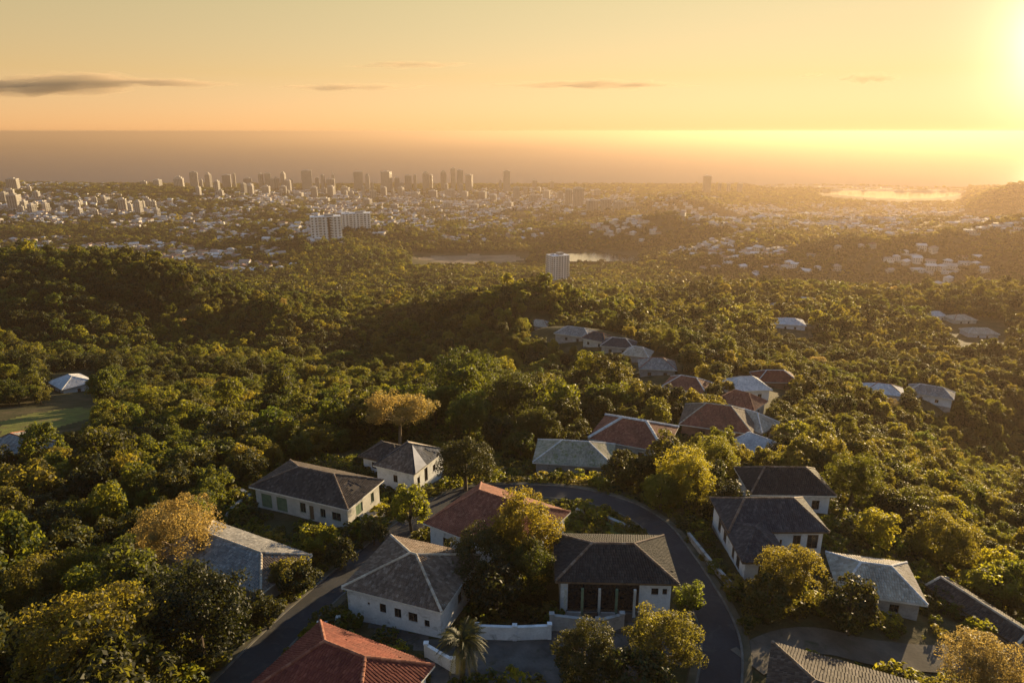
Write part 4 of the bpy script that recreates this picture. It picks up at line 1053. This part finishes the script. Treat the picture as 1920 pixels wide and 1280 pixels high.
def scatter(name, P, rot, scl, idx, protos, kind='stuff'):
    col = bpy.data.collections.new(name + '_kinds')
    for i, (nm, pm) in enumerate(protos):
        col.objects.link(bpy.data.objects.new(f'{nm}_{i:03d}', pm))
    me = bpy.data.meshes.new(name)
    me.vertices.add(len(P)); me.vertices.foreach_set('co', np.asarray(P, np.float32).ravel())
    a = me.attributes.new('turn', 'FLOAT', 'POINT'); a.data.foreach_set('value', np.asarray(rot, np.float32))
    a = me.attributes.new('grow', 'FLOAT_VECTOR', 'POINT'); a.data.foreach_set('vector', np.asarray(scl, np.float32).ravel())
    a = me.attributes.new('pick', 'INT', 'POINT'); a.data.foreach_set('value', np.asarray(idx, np.int32))
    o = link(name, me)
    ng = bpy.data.node_groups.new(name, 'GeometryNodeTree')
    ng.interface.new_socket('Geometry', in_out='INPUT', socket_type='NodeSocketGeometry')
    ng.interface.new_socket('Geometry', in_out='OUTPUT', socket_type='NodeSocketGeometry')
    N = ng.nodes.new; K = ng.links.new
    gi, go = N('NodeGroupInput'), N('NodeGroupOutput')
    ci = N('GeometryNodeCollectionInfo'); ci.inputs['Collection'].default_value = col
    ci.inputs['Separate Children'].default_value = True; ci.inputs['Reset Children'].default_value = True
    ip = N('GeometryNodeInstanceOnPoints'); ip.inputs['Pick Instance'].default_value = True
    def named(n_, tp):
        q = N('GeometryNodeInputNamedAttribute'); q.data_type = tp; q.inputs['Name'].default_value = n_
        return [s for s in q.outputs if s.enabled and s.name == 'Attribute'][0]
    cx_ = N('ShaderNodeCombineXYZ'); K(named('turn', 'FLOAT'), cx_.inputs['Z'])
    K(gi.outputs[0], ip.inputs['Points']); K(ci.outputs[0], ip.inputs['Instance']); K(named('pick', 'INT'), ip.inputs['Instance Index'])
    K(cx_.outputs[0], ip.inputs['Rotation']); K(named('grow', 'FLOAT_VECTOR'), ip.inputs['Scale']); K(ip.outputs[0], go.inputs[0])
    md = o.modifiers.new('spread', 'NODES'); md.node_group = ng
    return tag(o, kind=kind)

def joined_tree(kind, mat, lod, var):
    cm, tm = tree_lib(kind, mat, lod, var)
    if lod >= 2: return cm
    bm = bmesh.new(); bm.from_mesh(cm); n0 = len(bm.faces); bm.from_mesh(tm)
    bm.faces.ensure_lookup_table()
    for f_ in bm.faces[n0:]: f_.material_index = 1
    me = bpy.data.meshes.new('tree'); bm.to_mesh(me); bm.free()
    me.materials.append(cm.materials[0]); me.materials.append(tm.materials[0])
    return me
rest = [i for i in range(len(TREES)) if i not in is_single]
pk, protos, kidx = [], [], {}
for i in rest:
    k = (TREES[i][4], TREES[i][5], TREES[i][6], TREES[i][7])
    if k not in kidx: kidx[k] = len(protos); protos.append(('forest_tree', joined_tree(*k)))
    pk.append(kidx[k])
TA = [TREES[i] for i in rest]
scatter('forest', [(t_[0], t_[1], t_[2]) for t_ in TA], [t_[8] for t_ in TA], [(t_[3], t_[3], t_[3] * t_[9]) for t_ in TA], pk, protos)

# low shrubs and weeds in gardens, verges and under the trees
P = grid_pts(38, 150, 1.4, g); z = height(P[:, 0], P[:, 1]); px, py, dd = proj(P[:, 0], P[:, 1], z)
k = (px > -150) & (px < 2070) & (py < 1400) & free_of_houses(P[:, 0], P[:, 1], 0.5, 0.0)
d_, _z = road_dist(P[:, 0], P[:, 1]); k &= d_ > 0.75
nz = fbm(P[:, 0] * 9, P[:, 1] * 9, 21)
yard = in_poly(px, py, YARD_PX)
k &= np.where(yard, nz > 1.05, nz > -1.7) & (g.random(len(P)) < 0.82) & ~in_poly(px, py, LAWN_PX)
P, z = P[k], z[k]
protos = []
for mt in ('leaf_green', 'leaf_olive', 'leaf_dark', 'leaf_yellow'):
    for v in range(2):
        V, Q, t_, _c = crown_data(900 + v, 12, 16, 0.24, 'round'); V[:, 2] -= 0.45; protos.append(('shrub', np_mesh('shrub', V, Q, [M[mt]], t_)))
sc = g.uniform(0.4, 1.45, len(P)) ** 1.3 * np.clip((road_dist(P[:, 0], P[:, 1])[0] + 0.2) / 1.6, 0.35, 1.0)
scatter('undergrowth', np.column_stack([P, z]), g.uniform(0, 6.28, len(P)), np.column_stack([sc, sc, sc * g.uniform(.6, 1.1, len(P))]), g.choice(8, len(P), p=[.2, .2, .15, .15, .1, .1, .05, .05]), protos)

# palm
x, y, z, r, dep = crown_at(862, 1196, 60, 3.4)
z = hz(x, y)
palm = tag(empty('palm_tree', (x, y, z)), 'palm tree with arching fronds in the yard before the pyramid roof house', 'palm tree')
hp = 4.6
b = MB(); n_ = 22
b.tube([(0.25 * math.sin(i * .12), 0.05 * i / n_, -0.4 + (hp + 0.4) * i / n_) for i in range(n_ + 1)], [0.26 - 0.06 * i / n_ + (0.02 if i % 2 else 0) for i in range(n_ + 1)], 9)
b.build('trunk', [M['bark']], palm, True)
def frond_mesh(seed, ln, droop):
    gr = random.Random(seed); b = MB(); pts = []
    for i in range(13):
        s = i / 12
        pts.append(Vector((ln * s * (1 - 0.25 * droop * s), 0.06 * math.sin(5 * s), ln * (0.55 * s - (0.55 + droop) * s * s))))
    b.tube(pts, [0.035 * (1 - 0.8 * i / 12) for i in range(13)], 4, t=0.8)
    for i in range(1, 12):
        for q in (0.0, 0.33, 0.66):
            p = pts[i].lerp(pts[min(i + 1, 12)], q); tg = (pts[min(i + 1, 12)] - pts[i - 1]).normalized()
            for sgn in (-1, 1):
                l_ = ln * 0.30 * math.sin(math.pi * min(0.97, 0.12 + 0.86 * (i + q) / 12)) * gr.uniform(.8, 1.1)
                d_ = (Vector((0, sgn, 0)) * 0.8 + tg * 0.65 + Vector((0, 0, -0.25 + gr.uniform(-.2, .2)))).normalized()
                w_ = tg * 0.035
                b.face([p - w_, p + w_, p + d_ * l_ * .6 + w_ * .8 + Vector((0, 0, .02)), p + d_ * l_], t=gr.random())
    return b.mesh('frond', [M['leaf_palm']])
fm = [frond_mesh(i, 2.5 + .15 * i, d_) for i, d_ in enumerate((0.15, 0.45, 0.8, 1.15))]
for i in range(34):
    f_ = link('frond', fm[i % 4 if i > 5 else 0], palm, (0.2, 0.05, hp - 0.05))
    f_.rotation_euler = (gt.uniform(-.15, .15), -0.55 + 0.5 * (i % 4) / 3 if i % 4 == 0 else -0.1, i * 2.399)
b = MB()
for i in range(9): b.box((0.2 + .16 * math.cos(i), .05 + .16 * math.sin(i), hp - 0.15 - 0.05 * (i % 3)), (0.07, 0.07, 0.35), i)
b.build('crownshaft', [M['bark']], palm)

# ------------------------------------------------------------------ settlements and city
def far_house(seed):
    """wall mesh and roof mesh of a small far house"""
    gr = random.Random(seed); a, b_ = gr.uniform(4.2, 7.5), gr.uniform(3.4, 5.2); hgt = gr.choice((3.2, 3.4, 6.2)); kindr = seed % 3
    w = MB(); w.box((0, 0, hgt / 2 - 1.2), (2 * a, 2 * b_, hgt + 2.4), mi=0)
    for s in (-1, 1):                      # windows and doors stand a little proud as dark panels in their frames
        for fl in range(1 if hgt < 5 else 2):
            for i in range(4):
                xx = -a + (i + 0.5) * a / 2
                w.box((xx, s * (b_ + 0.02), 1.5 + 2.9 * fl), (1.1, 0.06, 1.2), mi=1)
        w.box((s * (a + 0.02), 0, 1.5), (0.06, 1.4, 1.2), mi=1)
    r = MB(); ov = 0.5
    if kindr == 0:
        r.box((0, 0, hgt + 0.15), (2 * a + 0.6, 2 * b_ + 0.6, 0.3))
        r.box((a * .4, 0, hgt + 0.9), (2.2, 2.2, 1.2))
    else:
        E_ = [Vector((-a - ov, -b_ - ov, hgt)), Vector((a + ov, -b_ - ov, hgt)), Vector((a + ov, b_ + ov, hgt)), Vector((-a - ov, b_ + ov, hgt))]
        rl = max(0.3, a - b_) if kindr == 1 else a + ov
        R0, R1 = Vector((-rl, 0, hgt + 2.2)), Vector((rl, 0, hgt + 2.2))
        r.face([E_[0], E_[1], R1, R0]); r.face([E_[1], E_[2], R1]); r.face([E_[2], E_[3], R0, R1]); r.face([E_[3], E_[0], R0]); r.face(E_[::-1])
    return w, r
FH = [far_house(i) for i in range(9)]
FHM = [(w.mesh('wall', [M['city_wall'], M['glass_far']]), r.mesh('roof', [M['city_roof']])) for w, r in FH]
def joined(parts):
    """one mesh out of (mesh builder, materials) pairs"""
    b = MB(); mats = []
    for q, ms in parts:
        k, m0 = len(b.v), len(mats)
        b.v += q.v; b.f += [tuple(k + i for i in f) for f in q.f]; b.m += [m0 + i for i in q.m]; b.t += q.t; mats += ms
    return b.mesh('house', mats)
FHJ = [joined([(w, [M['city_wall'], M['glass_far']]), (r, [M['city_roof']])]) for w, r in FH]
hk = g.integers(0, 9, len(HOUSES)); hr = g.normal(-0.35, 0.5, len(HOUSES)); hs = g.uniform(0.8, 1.25, len(HOUSES))
items = [(h[0], h[1], h[2] + 2.5, 6.0 * s_) for h, s_ in zip(HOUSES, hs)]
ar = visible_area(items)
inn = (HOUSES[:, 3] > 4) & (HOUSES[:, 3] < 1916)
od = [i for i in np.argsort(-ar) if inn[i]][:286]
CITY_MARKS = [(612,427,'the twin apartment blocks'),(1045,500,'the lone apartment tower'),(1120,482,'the lake'),(880,485,'the bare field'),(100,480,"the left hill's left end"),(300,490,"the left hill's middle crest"),(460,505,"the left hill's right end"),
 (200,400,'the far left town slope'),(400,400,'the far left wooded rise'),(750,410,'the plain before the skyline'),(1250,430,'the hill beyond the lake'),(1450,460,'the wooded saddle'),(1700,460,'the right hill crest'),(1480,605,'the lone broad white roof'),(1810,610,'the far slope roofs'),(1620,520,'the hazy right hillside'),(1330,540,'the slope below the lake hill'),(1900,500,'the glare')]
RK = ('flat roofed house', 'hip roofed house', 'gabled house')
lb = place_labels([(HOUSES[i, 3], HOUSES[i, 4], RK[hk[i] % 3]) for i in od], CITY_MARKS, lambda lk_, d, nm, tail: f'small {lk_} {d} {nm}{tail}')
for j, i in enumerate(od):
    o = tag(empty('distant_house', HOUSES[i, :3], hr[i], hs[i]), lb[j], 'house', 'small houses of the settlements below')
    link('wall', FHM[hk[i]][0], o); link('roof', FHM[hk[i]][1], o)
ods = set(od); rs = [i for i in range(len(HOUSES)) if i not in ods]
scatter('distant_houses', HOUSES[rs][:, :3], hr[rs], np.repeat(hs[rs][:, None], 3, 1), hk[rs], [('town_house', m_) for m_ in FHJ])

def ground_pt(px, py, zguess=0.0):
    ts = np.linspace(300, 4400, 6000); a = (px - 960) / F; b = (640 - py) / F
    x = a * ts; y = ts * (CP + b * SP); z = H + ts * (b * CP - SP); gz = height(x, y)
    hit = z < gz
    i = int(np.argmax(hit)) if hit.any() else len(ts) - 1
    return float(x[i]), float(y[i]), float(gz[i]), float(ts[i])

def tower(label, px, py, wpx, toppx, rz, group, depth_ratio=0.8, fl=3.4, wallm='tower_wall', crown='box', at_pt=None, name='tower_block', cat='tower'):
    x, y, z, d = at_pt or ground_pt(px, py)
    w = 0.86 * wpx / F * d / (abs(math.cos(rz)) + depth_ratio * abs(math.sin(rz))); dp = w * depth_ratio
    h = (py - toppx) / F * d * 1.0
    o = tag(empty(name, (x, y, z), rz), label, cat, group)
    b = MB(); b.box((0, 0, h / 2 - 4), (w, dp, h + 8)); b.build('wall', [M[wallm]], o)
    n = max(3, int(h / fl)); wb = MB(); nb = max(2, int(w / 5.5)); ndp = max(2, int(dp / 5.5))
    for i in range(1, n):
        zz = i * h / n
        for s in (-1, 1):
            for j in range(nb): wb.box((-w / 2 + (j + .5) * w / nb, s * (dp / 2 + .05), zz), (w / nb * .62, 0.3, h / n * .48))
            for j in range(ndp): wb.box((s * (w / 2 + .05), -dp / 2 + (j + .5) * dp / ndp, zz), (0.3, dp / ndp * .62, h / n * .48))
    tag(wb.build('window', [M['glass_far']], o), kind='stuff')
    sb = MB()
    for i in range(2, n, 2): sb.box((0, 0, i * h / n - h / n * .36), (w + 1.4, dp + 1.4, 0.35))
    tag(sb.build('floor_slab', [M[wallm]], o), kind='stuff')
    rb = MB()
    if crown == 'box': rb.box((0, 0, h + 2.2), (w * .45, dp * .5, 4.4)); rb.box((0, 0, h + .5), (w + .6, dp + .6, 1.0))
    elif crown == 'step': rb.box((0, 0, h + 3), (w * .7, dp * .7, 6)); rb.box((0, 0, h + 8), (w * .35, dp * .35, 5))
    elif crown == 'spire':
        rb.box((0, 0, h + 2.5), (w * .6, dp * .6, 5)); k = len(rb.v)
        rb.tube([(0, 0, h + 5), (0, 0, h + 16)], [1.6, 0.3], 6)
    rb.build('roof_housing', [M[wallm]], o)
    return o, w, dp, h

SKY = [ # px, base py, width px, top py, turn, crown
 (366,354,18,324,.3,'box'),(379,354,6,338,.2,'box'),(393,355,14,328,-.3,'step'),(427,354,20,329,.25,'box'),(441,353,6,327,.1,'box'),(466,356,19,335,.3,'spire'),(491,355,9,327,-.2,'box'),(504,355,15,326,.3,'box'),(519,357,8,335,.2,'step'),
 (533,357,11,326,-.2,'step'),(546,357,12,337,.3,'box'),(577,357,25,321,.25,'box'),(596,357,9,334,.2,'box'),(607,357,8,329,-.3,'box'),(617,357,10,337,.3,'box'),(626,356,7,328,.2,'spire'),(673,357,21,323,.3,'box'),(690,358,9,330,.1,'step'),
 (726,360,23,323,-.25,'box'),(745,359,12,334,.3,'box'),(766,358,16,330,.2,'box'),(779,357,7,329,.1,'box'),(799,357,15,326,.3,'step'),(809,356,7,329,-.3,'box'),(832,356,13,324,.35,'step'),(850,357,11,317,.2,'box'),(863,358,14,320,.3,'box'),(880,359,16,329,-.2,'box'),
 (938,355,6,339,.2,'box'),(950,362,15,322,.12,'box'),(1002,355,10,339,.2,'box'),(1035,354,8,340,.2,'box'),(1324,364,15,331,.1,'box'),(1348,362,7,344,.2,'box'),(1365,362,8,345,-.2,'box'),(1386,362,11,345,.2,'box'),(337,353,22,335,.25,'step'),(297,352,16,338,-.2,'box'),(270,350,14,341,.2,'box'),(26,354,25,336,.3,'box')]
rs_ = random.Random(8)
byx = sorted(range(len(SKY)), key=lambda i: SKY[i][0])
turn = {i: k for k, i in enumerate(byx)}
for i, (px, py, w, tp, rz, cr) in enumerate(SKY):
    hpx_, look = py - tp, ('tall' if py - tp > 30 else 'mid height' if py - tp > 18 else 'low')
    sh = 'broad' if w > 15 else 'slim' if w < 9 else 'square'
    tower(f'{look} {sh} waterfront tower, {ordinal(turn[i])} from the left along the skyline', px, py, w, tp, rz, 'towers of the distant skyline', rs_.uniform(.55, 1.0), crown=cr)
BL = [ # nearer blocks of the town: px, base py, width, top py
 (30,392,22,366),(22,374,16,356),(48,396,12,378),(62,400,16,384),(88,398,14,382),(70,372,12,360),(232,398,18,374),(262,402,16,378),(246,400,8,384),(296,408,12,392),(148,404,14,392),(196,380,10,370),(116,402,14,390),(10,380,16,362),(270,392,6,378),(180,405,12,394),
 (560,372,20,362),(590,370,14,352),(622,368,16,350),(648,366,18,352),(700,372,16,358),(752,370,14,352),(780,374,18,362),(812,372,18,358),(846,372,16,356),(872,376,14,360),(905,372,18,360),(925,378,14,366),(968,376,14,352),(1000,378,20,366),(1025,374,16,358),(1066,384,16,356),(1084,388,22,354),(1050,376,12,360),(1110,396,26,376),(1135,398,22,374),(1160,396,24,378),(1185,392,16,380),(1010,362,10,352),(1080,362,12,352),(1120,368,12,356),(1160,362,10,352),
 (690,384,18,374),(740,392,16,384),(610,380,18,372),(840,390,20,380),(890,392,16,384),(660,374,10,360),(500,366,16,350),(470,362,14,346),(532,366,14,350),(720,368,12,352),(955,390,18,380),(1042,396,18,386),(985,366,10,352)]
_r = random.Random(44)
for _i in range(30):
    _p, _b = _r.uniform(365, 960), _r.uniform(356, 372)
    BL.append((_p, _b, _r.uniform(5, 12), _b - _r.uniform(8, 24)))
for _i in range(10):
    _p, _b = _r.uniform(0, 300), _r.uniform(362, 400)
    BL.append((_p, _b, _r.uniform(7, 14), _b - _r.uniform(8, 18)))
bx = sorted(range(len(BL)), key=lambda i: BL[i][0]); bt = {i: k for k, i in enumerate(bx)}
for i, (px, py, w, tp) in enumerate(BL):
    sh = 'wide' if w > 17 else 'narrow' if w < 12 else 'plain'
    tower(f'{sh} town block among low houses, {ordinal(bt[i])} from left of the town blocks', px, py, w, tp, rs_.uniform(-.4, .4), 'mid height blocks of the town', rs_.uniform(.6, 1.0), name='town_block', cat='building', crown='box')

def apartment(label, px, py, wpx, toppx, rz, dr, bays, floors, group=None, stair=False):
    """pale apartment block with stacked balconies and window bays"""
    x, y, z, d = ground_pt(px, py)
    w = wpx / F * d / (abs(math.cos(rz)) + dr * abs(math.sin(rz))); dp = w * dr; h = (py - toppx) / F * d
    o = tag(empty('apartment_block', (x, y, z), rz), label, 'apartment block', group)
    b = MB(); b.box((0, 0, h / 2 - 5), (w, dp, h + 10)); b.build('wall', [M['block_white']], o)
    fh = h / floors
    wb, bb, db = MB(), MB(), MB()
    for s, ax, ln, off, nb in ((-1, 0, w, dp / 2, bays), (1, 1, dp, w / 2, max(2, int(bays * dr))), (1, 0, w, dp / 2, bays), (-1, 1, dp, w / 2, max(2, int(bays * dr)))):
        for f_ in range(floors):
            for j in range(nb):
                c = -ln / 2 + (j + .5) * ln / nb; zz = (f_ + .5) * fh
                deep = (j + (0 if ax else 1)) % 3 == 0
                ww = ln / nb * (.72 if deep else .42)
                P = (c, s * (off + .04), zz) if ax == 0 else (s * (off + .04), c, zz)
                sz = (ww, 0.2, fh * .52) if ax == 0 else (0.2, ww, fh * .52)
                wb.box(P, sz)
                if deep:
                    P = (c, s * (off + .7), zz - fh * .36) if ax == 0 else (s * (off + .7), c, zz - fh * .36)
                    bb.box(P, (ln / nb * .92, 1.4, 0.22) if ax == 0 else (1.4, ln / nb * .92, 0.22))
                    P = (c, s * (off + 1.35), zz - fh * .2) if ax == 0 else (s * (off + 1.35), c, zz - fh * .2)
                    bb.box(P, (ln / nb * .92, 0.12, fh * .32) if ax == 0 else (0.12, ln / nb * .92, fh * .32))
    tag(wb.build('window', [M['glass_far']], o), kind='stuff')
    tag(bb.build('balcony', [M['block_white']], o), kind='stuff')
    b = MB(); b.box((0, 0, h + .35), (w + .8, dp + .8, .7)); b.build('parapet', [M['block_white']], o)
    if stair:
        b = MB(); b.box((w * .12, -dp / 2 - .12, h * .5), (w * .11, .4, h * .98)); b.build('stair_strip', [M['glass_far']], o)
    b = MB(); b.box((w * .12, 0, h + 2.2), (w * .3, dp * .45, 3.0)); b.build('lift_housing', [M['concrete']], o)
    b = MB(); b.box((-w * .3, dp * .1, h + 1.6), (w * .14, dp * .2, 1.8)); b.build('water_tank', [M['metal']], o)
    b = MB(); b.box((0, 0, 0.6), (w + 3, dp + 3, 1.6)); b.build('podium', [M['concrete']], o)
    return o
apartment('white apartment block with a dark recessed stair strip, left of the twin', 613, 449, 60, 406, .28, .5, 8, 9, stair=True)
apartment('white apartment block stepping behind, right of the twin', 669, 430, 56, 400, .22, .5, 8, 8)
apartment('lone pale apartment tower standing in the woods beside the lake', 1045, 524, 42, 478, .45, .75, 6, 12)

# ------------------------------------------------------------------ garden walls, shed, garden things
def wall_run(label, pts, h, th, mat, coping=True, cat='wall', name='garden_wall', post=True, group='garden walls between the houses'):
    """pts: ground pixels; a rendered wall with a coping"""
    P = [crown_at(px, py, 1, 0.0)[:3] for px, py in pts]
    x0, y0, z0 = P[0]; o = tag(empty(name, (x0, y0, z0)), label, cat, group)
    b, c, q = MB(), MB(), MB()
    for i in range(len(P) - 1):
        A, B = Vector(P[i]) - Vector(P[0]), Vector(P[i + 1]) - Vector(P[0])
        d = (B - A); n = Vector((-d.y, d.x, 0)).normalized() * th / 2
        for (bb, e, zb, zt) in ((b, 0, -1.2, h), (c, .05, h + .003, h + .11)):
            m_ = n * (1 + 2 * e / th) ; up0, up1 = Vector((0, 0, zb)), Vector((0, 0, zt))
            V = [A - m_ + up0, B - m_ + up0, B + m_ + up0, A + m_ + up0, A - m_ + up1, B - m_ + up1, B + m_ + up1, A + m_ + up1]
            k = len(bb.v); bb.v += [tuple(v) for v in V]
            for f_ in ((3, 2, 1, 0), (4, 5, 6, 7), (0, 1, 5, 4), (1, 2, 6, 5), (2, 3, 7, 6), (3, 0, 4, 7)): bb.f.append(tuple(k + j for j in f_)); bb.m.append(0); bb.t.append(.5)
    b.build('panel', [M[mat]], o)
    if coping: c.build('coping', [M['concrete'] if mat != 'wall_white' else M['wall_white']], o)
    if post:
        for p_ in P:
            A = Vector(p_) - Vector(P[0]); b = MB(); b.box((A.x, A.y, A.z + h / 2 - .4), (th + .14, th + .14, h + 1.2)); b.box((A.x, A.y, A.z + h + .28), (th + .24, th + .24, .12)); b.build('post', [M[mat]], o)
    return o
wall_run('white garden wall right of the palm in the shaded yard', [(895,1197),(965,1200),(1030,1198)], 1.5, .25, 'wall_white')
wall_run('grey retaining wall below the veranda of the black roofed house', [(1034,1182),(1120,1190),(1165,1180)], 1.7, .3, 'wall_grey')
wall_run('low white wall between the pyramid roof house and the road', [(636,1178),(600,1190)], 1.2, .25, 'wall_cream')
wall_run('short white yard wall left of the palm', [(800,1232),(850,1262)], 1.3, .25, 'wall_white')
wall_run('low pale wall curving up beside the long white house', [(425,978),(440,955),(470,935),(452,925)], .7, .5, 'concrete', post=False)
wall_run('low wall along the road below the slate roofed house', [(1290,1010),(1330,1060),(1375,1110)], .8, .3, 'concrete', post=False)
wall_run('pale retaining wall left of the black brown roof', [(1345,930),(1380,934),(1410,926)], 1.9, .3, 'wall_cream', post=False)
wall_run('low rubble kerb wall on the inner side of the road bend', [(1080,960),(1130,972),(1180,995)], .5, .45, 'concrete', post=False)

q1, q2 = at(1762, 1088, 248.0), at(1925, 1192, 248.0)
mid = (q1 + q2) / 2; an = math.atan2(q2.y - q1.y, q2.x - q1.x)
sh = tag(empty('garden_shed', (mid.x, mid.y, 245.6), an), 'long dark tiled lean to shed with sunlit ridge at the right edge', 'shed')
ln = (q2 - q1).length / 2
walls(sh, ln, 1.5, 1.9, M['wall_grey'], [W_('f', -2, 0.4, .9, .9), W_('f', 1.5, 0.05, .9, 1.8, 'door')], M['timber'])
pb = MB(); pb.box((0, 0, -1.75), (2 * ln + .1, 3.1, 3.49)); pb.build('plinth', [M['concrete']], sh)
hip_roof(sh, 1.98, ln + .3, 1.9, .9, ln, M['tile_darkbrown'], M['tile_tan'], random.Random(5), fascia=M['timber'])

def rubble(label, px, py, n, s):
    x, y, z, r, d = crown_at(px, py, 1, 0.0)
    b = MB(); gr = random.Random(int(px))
    for i in range(n):
        q = (gr.gauss(0, s), gr.gauss(0, s)); sz = gr.uniform(.12, .5)
        b.box((q[0], q[1], hz(x + q[0], y + q[1]) - z + sz * .2), (sz * gr.uniform(.7, 1.6), sz, sz * .6), gr.uniform(0, 3), t=gr.random())
    o = b.build('rubble', [M['concrete']], None, loc=(x, y, z)); return tag(o, label, kind='stuff')
rubble('pale rubble at the foot of the long white house', 690, 990, 60, 1.6)

# ------------------------------------------------------------------ clouds far out over the sea
m, t, o = new_mat('cloud_vapour')
v = t.nodes.new('ShaderNodeVolumePrincipled'); v.inputs['Color'].default_value = (0.72, 0.56, 0.40, 1); v.inputs['Density'].default_value = 6.5e-4; v.inputs['Anisotropy'].default_value = 0.2
t.links.new(v.outputs[0], o.inputs['Volume']); M['cloud'] = m
CL = [('long grey brown cloud bank low over the sea', 110, 159, 330, 15), ('thin streak cloud left over the skyline', 660, 163, 150, 6), ('thin high streak cloud over the tallest towers', 770, 122, 130, 5), ('long thin cloud right over the lone slim tower', 1110, 160, 200, 7), ('small ragged cloud left of the sun glare', 1628, 149, 62, 9), ('tiny wisp beside the small ragged cloud', 1522, 142, 18, 3)]
DC = 26000.0
for i, (lb_, px, py, rx, ry) in enumerate(CL):
    a = (px - 960) / F; b_ = (640 - py) / F
    c = Vector((a * DC, DC * (CP + b_ * SP), H + DC * (b_ * CP - SP)))
    bm = bmesh.new(); bmesh.ops.create_icosphere(bm, subdivisions=5, radius=1.0)
    sx, sz = rx / F * DC, ry / F * DC; sy = max(900.0, min(sx * .35, 2200.0))
    off = Vector((7.3 * i, 2.1 * i, 0))
    for vv in bm.verts:
        p_ = vv.co.copy(); e = 1 - abs(p_.x) ** 1.5 * .55
        n1 = mnoise.fractal(Vector((p_.x * 3.2, p_.y * 2, p_.z * 1.2)) + off, 0.9, 2.1, 5)
        n2 = mnoise.fractal(Vector((p_.x * 1.3, 0, 0)) + off * 2, 1, 2, 3)
        vv.co = Vector((p_.x * sx * (1 + .12 * n1), p_.y * sy * e * (1 + .4 * n1), (p_.z * e * max(0.06, .75 + 1.25 * n1) + .55 * n2 + 0.25 * p_.x * (1 if i != 3 else -.4)) * sz))
    me = bpy.data.meshes.new('cloud'); bm.to_mesh(me); bm.free(); me.materials.append(M['cloud'])
    tag(link('cloud', me, None, c), lb_, 'cloud', 'thin clouds over the horizon')

# ------------------------------------------------------------------ haze
m, t, o = new_mat('haze_air')
v = t.nodes.new('ShaderNodeVolumePrincipled'); v.inputs['Color'].default_value = (*HAZE['color'], 1); v.inputs['Density'].default_value = HAZE['density']; v.inputs['Anisotropy'].default_value = HAZE['g']
t.links.new(v.outputs[0], o.inputs['Volume'])
b = MB(); b.box((0, R / 2, (H + 6 - 60) / 2), (2 * R + 4000, R + 6000, H + 6 + 60)); hzo = b.build('haze', [m]); tag(hzo, kind='stuff')
